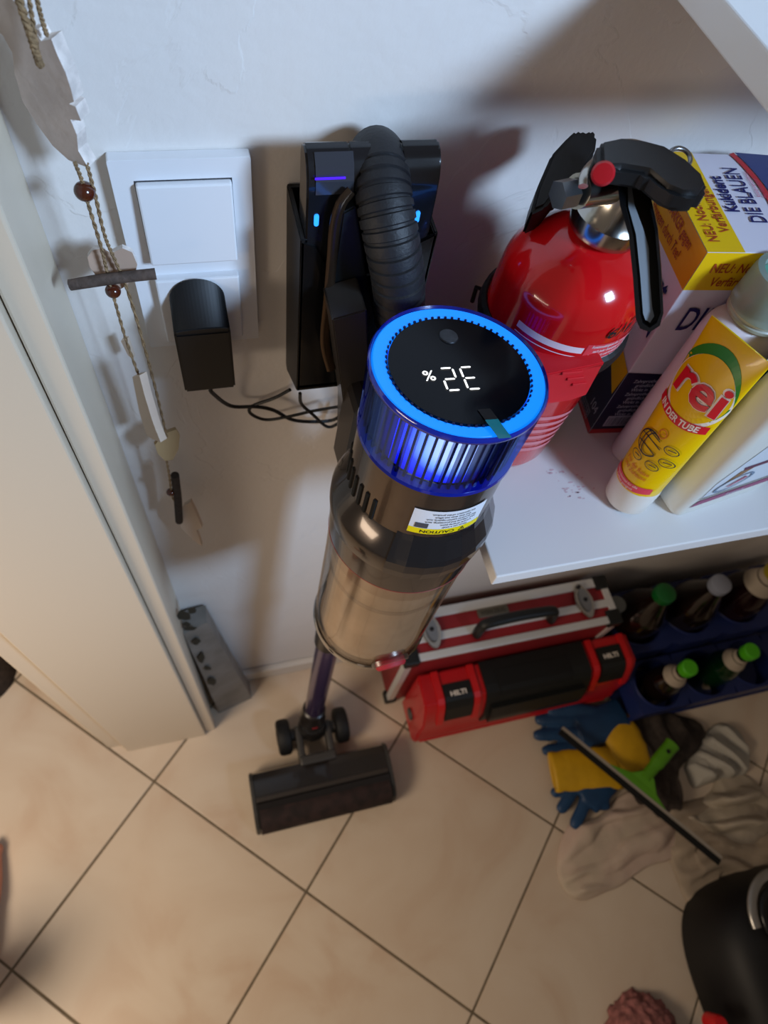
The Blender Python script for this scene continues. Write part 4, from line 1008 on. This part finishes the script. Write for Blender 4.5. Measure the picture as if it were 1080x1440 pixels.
heap('cleaning_rag', [(925, 1130), (1000, 1120), (1080, 1130), (1130, 1190), (1090, 1230), (1010, 1245), (990, 1290), (975, 1297), (960, 1265), (938, 1205)], .030, CL3, 17, 'grey brown rag with pointed corner beside the black vacuum', fold=.6)
heap('cleaning_rag', [(960, 1150), (1000, 1110), (1010, 1085), (1050, 1090), (1075, 1120), (1078, 1170), (1050, 1195), (1012, 1190), (985, 1165)], .075, CL2, 23, 'crumpled cream rag, bulging, right of the squeegee', fold=.8, freq=11)
rb = heap('knitted_cloth', [(960, 1080), (985, 1035), (1010, 1018), (1040, 1030), (1052, 1060), (1048, 1090), (1010, 1100), (975, 1110)], .065, mat('knit_grey', 'b0aca2', .95, bump=.6, bs=300), 29, 'ribbed white knitted cloth bunched above the cream rag', fold=.5)

# ---------------------------------------------------------------- gloves
GBL = mat('glove_blue', '143a60', .5, var=.12, vs=30); GY = mat('glove_yellow', 'c89c10', .55, var=.1, vs=25, bump=.3, bs=80)
def glove(label, fingers, palm, cuff, z, loc):
    t = thing('rubber_glove', label, 'glove', loc, 'blue and yellow rubber gloves')
    b = B()
    for pth, r in fingers:
        P = smoothpath([atz(u, v, z+dz) for u, v, dz in pth], 5); k = len(P)
        tube(b, P, [r*(.55 if i == 0 else .85 if i == 1 else 1) if True else r for i in range(k)], 14, flat=.62, up=(0, 0, 1))
    P = smoothpath([atz(u, v, z+dz) for u, v, dz in palm[0]], 5); rr = palm[1]
    tube(b, P, [rr[0]+(rr[1]-rr[0])*i/(len(P)-1) for i in range(len(P))], 20, flat=.33, up=(0, 0, 1))
    o = obj('hand', b, GBL, t); mod_remesh(o, .0028, it=4)
    b = B(); P = smoothpath([atz(u, v, z+dz) for u, v, dz in cuff[0]], 5); rr = cuff[1]; k = len(P)
    rs_ = [rr[0]+(rr[1]-rr[0])*i/(k-1)+.0014*math.sin(i*2.2) for i in range(k)]
    tube(b, P, rs_, 28, flat=.30, up=(0, 0, 1), cap=False)
    o = obj('cuff', b, GY, t, smooth=70); sd = o.modifiers.new('s', 'SOLIDIFY'); sd.thickness = .002
    return t
glove('blue glove with yellow cuff, fingers pointing left towards the tile', [([(752, 1012, .002), (785, 1012, .01), (820, 1010, .012)], .0125), ([(750, 1034, .0), (785, 1032, .006), (825, 1028, .010)], .0125), ([(762, 1056, .0), (795, 1052, .004), (830, 1045, .008)], .0115), ([(770, 1000, .012), (810, 996, .018), (840, 1000, .016)], .011)],
      ([(812, 1024, .010), (845, 1018, .014), (878, 1006, .014)], (.036, .037)), ([(862, 1012, .014), (880, 1045, .016), (893, 1085, .012)], (.036, .042)), .016, atz(830, 1020)[:])
glove('blue glove with yellow cuff lying below, fingers pointing towards the pink rag', [([(806, 1165, 0), (818, 1140, .004), (828, 1115, .006)], .0125), ([(786, 1142, 0), (798, 1125, .004), (808, 1108, .006)], .0115), ([(776, 1118, 0), (790, 1108, .002), (806, 1098, .004)], .010), ([(850, 1140, .0), (848, 1125, .002), (848, 1110, .004)], .013)],
      ([(820, 1125, .004), (838, 1104, .006), (850, 1090, .006)], (.034, .036)), ([(776, 1086, .010), (815, 1082, .012), (870, 1078, .012)], (.036, .040)), .013, atz(820, 1110)[:])

# ---------------------------------------------------------------- squeegee
SQ = thing('squeegee', 'window squeegee with long black rubber blade and lime green handle on the rags', 'squeegee', atz(900, 1110)[:])
s0 = atz(791, 1023, .066); s1 = atz(1016, 1207, .075); sd_ = (s1-s0).normalized(); sn = sd_.cross(V((0, 0, 1))).normalized()
if sn.dot(V((0, -1, 0))) < 0: sn = -sn
def sqb(name, a, c_, m_, h=.006, par=SQ): 
    b = B(); prism(b, [s0+sn*a, s1+sn*a, s1+sn*c_, s0+sn*c_], (0, 0, -h), .0008); return obj(name, b, m_, par)
sqb('alu_channel', -.0035, .0035, mat('channel_white', 'b0a89c', .3, metal=.4), .007)
sqb('rubber_blade', .0030, .0150, mat('blade_black', '0a0a0a', .6), .003)
GRN = mat('lime_plastic', '4f8a10', .4)
m0 = s0.lerp(s1, .48); he = atz(946, 1046, .085)
b = B(); hd = (he-m0).normalized()
prism(b, [s0.lerp(s1, .30)-sn*.003+V((0, 0, .001)), s0.lerp(s1, .42)-sn*.018+V((0, 0, .004)), m0.lerp(he, .30)-sd_*.010+V((0, 0, .006)), m0.lerp(he, .30)+sd_*.012+V((0, 0, .006)), s0.lerp(s1, .58)-sn*.014+V((0, 0, .004)), s0.lerp(s1, .66)-sn*.003+V((0, 0, .001))], (0, 0, -.008), .0015)
obj('fork', b, GRN, SQ)
b = B(); tube(b, smoothpath([m0.lerp(he, .22), m0.lerp(he, .55), he], 6), [.011]*6+[.0135]*6+[.0145], 18, flat=.75); hnd = obj('handle', b, GRN, SQ, smooth=50)
b = B(); q = m0.lerp(he, .80)+V((0, 0, .0102)); lathe(b, [(0, .0012), (.0040, .0010), (.0042, 0)], q, CAM_C-q, 20); obj('hang_hole', b, DARK, hnd)

# ---------------------------------------------------------------- black canister vacuum, bottom right
CV = thing('canister_vacuum', 'black canister vacuum body with silver trim arc in the lower right corner', 'vacuum cleaner', (.80, -.728, 0))
cc = V((.800, -.728, 0)); N1 = 64; b = B(); rows = []
for j in range(17):
    s = j/16; a = s*PI/2
    hz_ = .012+.130*math.sin(a)**.8; f = max(.0, math.cos(a))**.35*(1-.06*s)
    if j == 0: hz_ = .004
    row = [b.verts.new(cc+V((0, 0, hz_))+V((.160*math.copysign(abs(math.cos(t))**.62, math.cos(t)), .182*math.copysign(abs(math.sin(t))**.62, math.sin(t)), 0))*(f if j < 16 else .02)) for t in [2*PI*i/N1 for i in range(N1)]]
    rows.append(row)
for p, q in zip(rows, rows[1:]):
    for i in range(N1): b.faces.new((p[i], p[(i+1) % N1], q[(i+1) % N1], q[i]))
b.faces.new(rows[0]); b.faces.new(rows[-1]); obj('body', b, mat('canister_black', '08080a', .55), CV, smooth=60)
rc = V((.775, -.612, .143))
def arc3(r, a0, a1, n=30, dz=0): return [rc+V((r*1.0*math.cos(math.radians(a0+(a1-a0)*i/n)), r*1.05*math.sin(math.radians(a0+(a1-a0)*i/n)), dz-.00*i)) for i in range(n+1)]
b = B(); tube(b, arc3(.062, 60, 180), .0085, 12, flat=.6); obj('silver_trim', b, mat('silver_trim', '9a9894', .25, metal=.7), CV, smooth=60)
b = B(); tube(b, arc3(.046, 0, 360, 48), .0055, 12, cap=False); obj('lid_ring', b, mat('lid_gloss', '101216', .2), CV, smooth=60)
b = B(); lathe(b, [(0, .002), (.044, .0), (.046, -.02)], rc, (0, 0, 1), 40, sy=1.05); obj('lid', b, mat('lid_black', '060607', .3), CV, smooth=40)
q = atz(1012, 1440, .135); b = B(); lathe(b, [(0, .006), (.010, .005), (.012, 0), (.012, -.03)], q, (0, 0, 1), 28); obj('red_button', b, mat('button_red', 'c01018', .4), CV, smooth=40)

# ---------------------------------------------------------------- pink slipper at the bottom edge
sc_ = atz(905, 1470, .0); b = B(); N1, N2 = 90, 30
for j in range(N2+1): pass
rows = []
for j in range(N2):
    a = PI/2*j/(N2-1); row = []
    for i in range(N1):
        t = 2*PI*i/N1; p = V((.068*math.cos(t)*math.cos(a), .085*math.sin(t)*math.cos(a), .002+.05*math.sin(a)))
        d = 1+.10*noise.noise(p*90)+.05*noise.noise(p*240); row.append(b.verts.new(sc_+V((p.x*d, p.y*d-.01, p.z*d))))
    rows.append(row)
for p, q in zip(rows, rows[1:]):
    for i in range(N1): b.faces.new((p[i], p[(i+1) % N1], q[(i+1) % N1], q[i]))
b.faces.new(rows[0])
SL = obj('slipper', b, mat('slipper_pink', '94605c', .95, var=.35, vs=90, bump=.8, bs=300), None, smooth=180, loc=(sc_.x, sc_.y, 0)); tag(SL, 'dusty pink fluffy slipper poking in at the bottom edge', 'slipper')

# dark slipper beyond the doorway
p0 = atz(16, 976); b = B(); rows = []
for j in range(9):
    a = PI/2*j/8; rows.append([b.verts.new(V((p0.x-.050+.060*math.cos(t)*math.cos(a)**.5 if j < 8 else p0.x-.05, p0.y+.055+.068*math.sin(t)*math.cos(a)**.5 if j < 8 else p0.y+.055, .001+.032*math.sin(a)))) for t in [2*PI*i/40 for i in range(40)]])
for p, q in zip(rows, rows[1:]):
    for i in range(40): b.faces.new((p[i], p[(i+1) % 40], q[(i+1) % 40], q[i]))
b.faces.new(rows[0])
o = obj('slipper', b, mat('slipper_dark', '2a2018', .9, var=.5, vs=80), None, smooth=60, loc=(p0.x-.05, p0.y+.05, 0)); tag(o, 'dark brown slipper beyond the doorway at the left edge', 'slipper')

# ---------------------------------------------------------------- bare foot of the person at the left edge
toe = atz(7, 1182, .012)
FT = thing('person', 'bare foot of a person under a grey trouser leg, standing at the left edge', 'person', (toe.x-.04, toe.y-.16, 0))
def fp(x, y, z): return V((toe.x-.016+x, toe.y-.008+y, z))
b = B()
tube(b, smoothpath([fp(.002, .006, .011), fp(0, -.014, .013), fp(-.002, -.045, .016), fp(-.006, -.085, .022)], 4), [.008, .0115, .0125, .012, .012, .013, .014, .015, .016, .017, .018, .018, .018], 16)
for k, (dx_, yl) in enumerate(((-.022, -.004), (-.036, -.011), (-.049, -.020), (-.061, -.032))):
    tube(b, smoothpath([fp(dx_, yl, .008), fp(dx_, yl-.020, .012), fp(dx_*.85-.003, yl-.050, .015)], 4), [.0055, .0075, .0080, .0075, .0075, .008, .009, .010, .011], 12)
tube(b, smoothpath([fp(-.029, -.055, .018), fp(-.028, -.10, .025), fp(-.032, -.155, .034), fp(-.034, -.20, .034), fp(-.034, -.235, .030)], 5), [.034, .037, .038, .038, .037, .036, .035, .034, .034, .033, .032, .031, .031, .031, .031, .031, .030, .030, .029, .026, .018], 20, flat=.62, up=(0, 0, 1))
tube(b, smoothpath([fp(-.034, -.185, .035), fp(-.036, -.195, .09), fp(-.040, -.205, .18)], 5), [.032, .031, .029, .028, .028, .029, .030, .032, .034, .036, .038], 18)
o = obj('foot', b, mat('skin', 'c08068', .5, var=.08, vs=20), FT); mod_remesh(o, .0028, it=5)
b = B(); q = fp(.0008, .004, .0215); lathe(b, [(0, .0012), (.005, .0006), (.0062, -.001)], q, (0, .25, 1), 20, sy=1.2); obj('toenail', b, mat('nail', 'cc9488', .3), FT, smooth=60)
b = B(); tube(b, smoothpath([fp(-.036, -.198, .06), fp(-.038, -.203, .13), fp(-.045, -.212, .26)], 6), [.044, .045, .046, .047, .048, .049, .050, .051, .052, .053, .054, .055, .056], 24, cap=False); o = obj('trouser_leg', b, mat('trouser_grey', '45454a', .9, bump=.4, bs=200), FT, smooth=70); sd = o.modifiers.new('s', 'SOLIDIFY'); sd.thickness = .0025
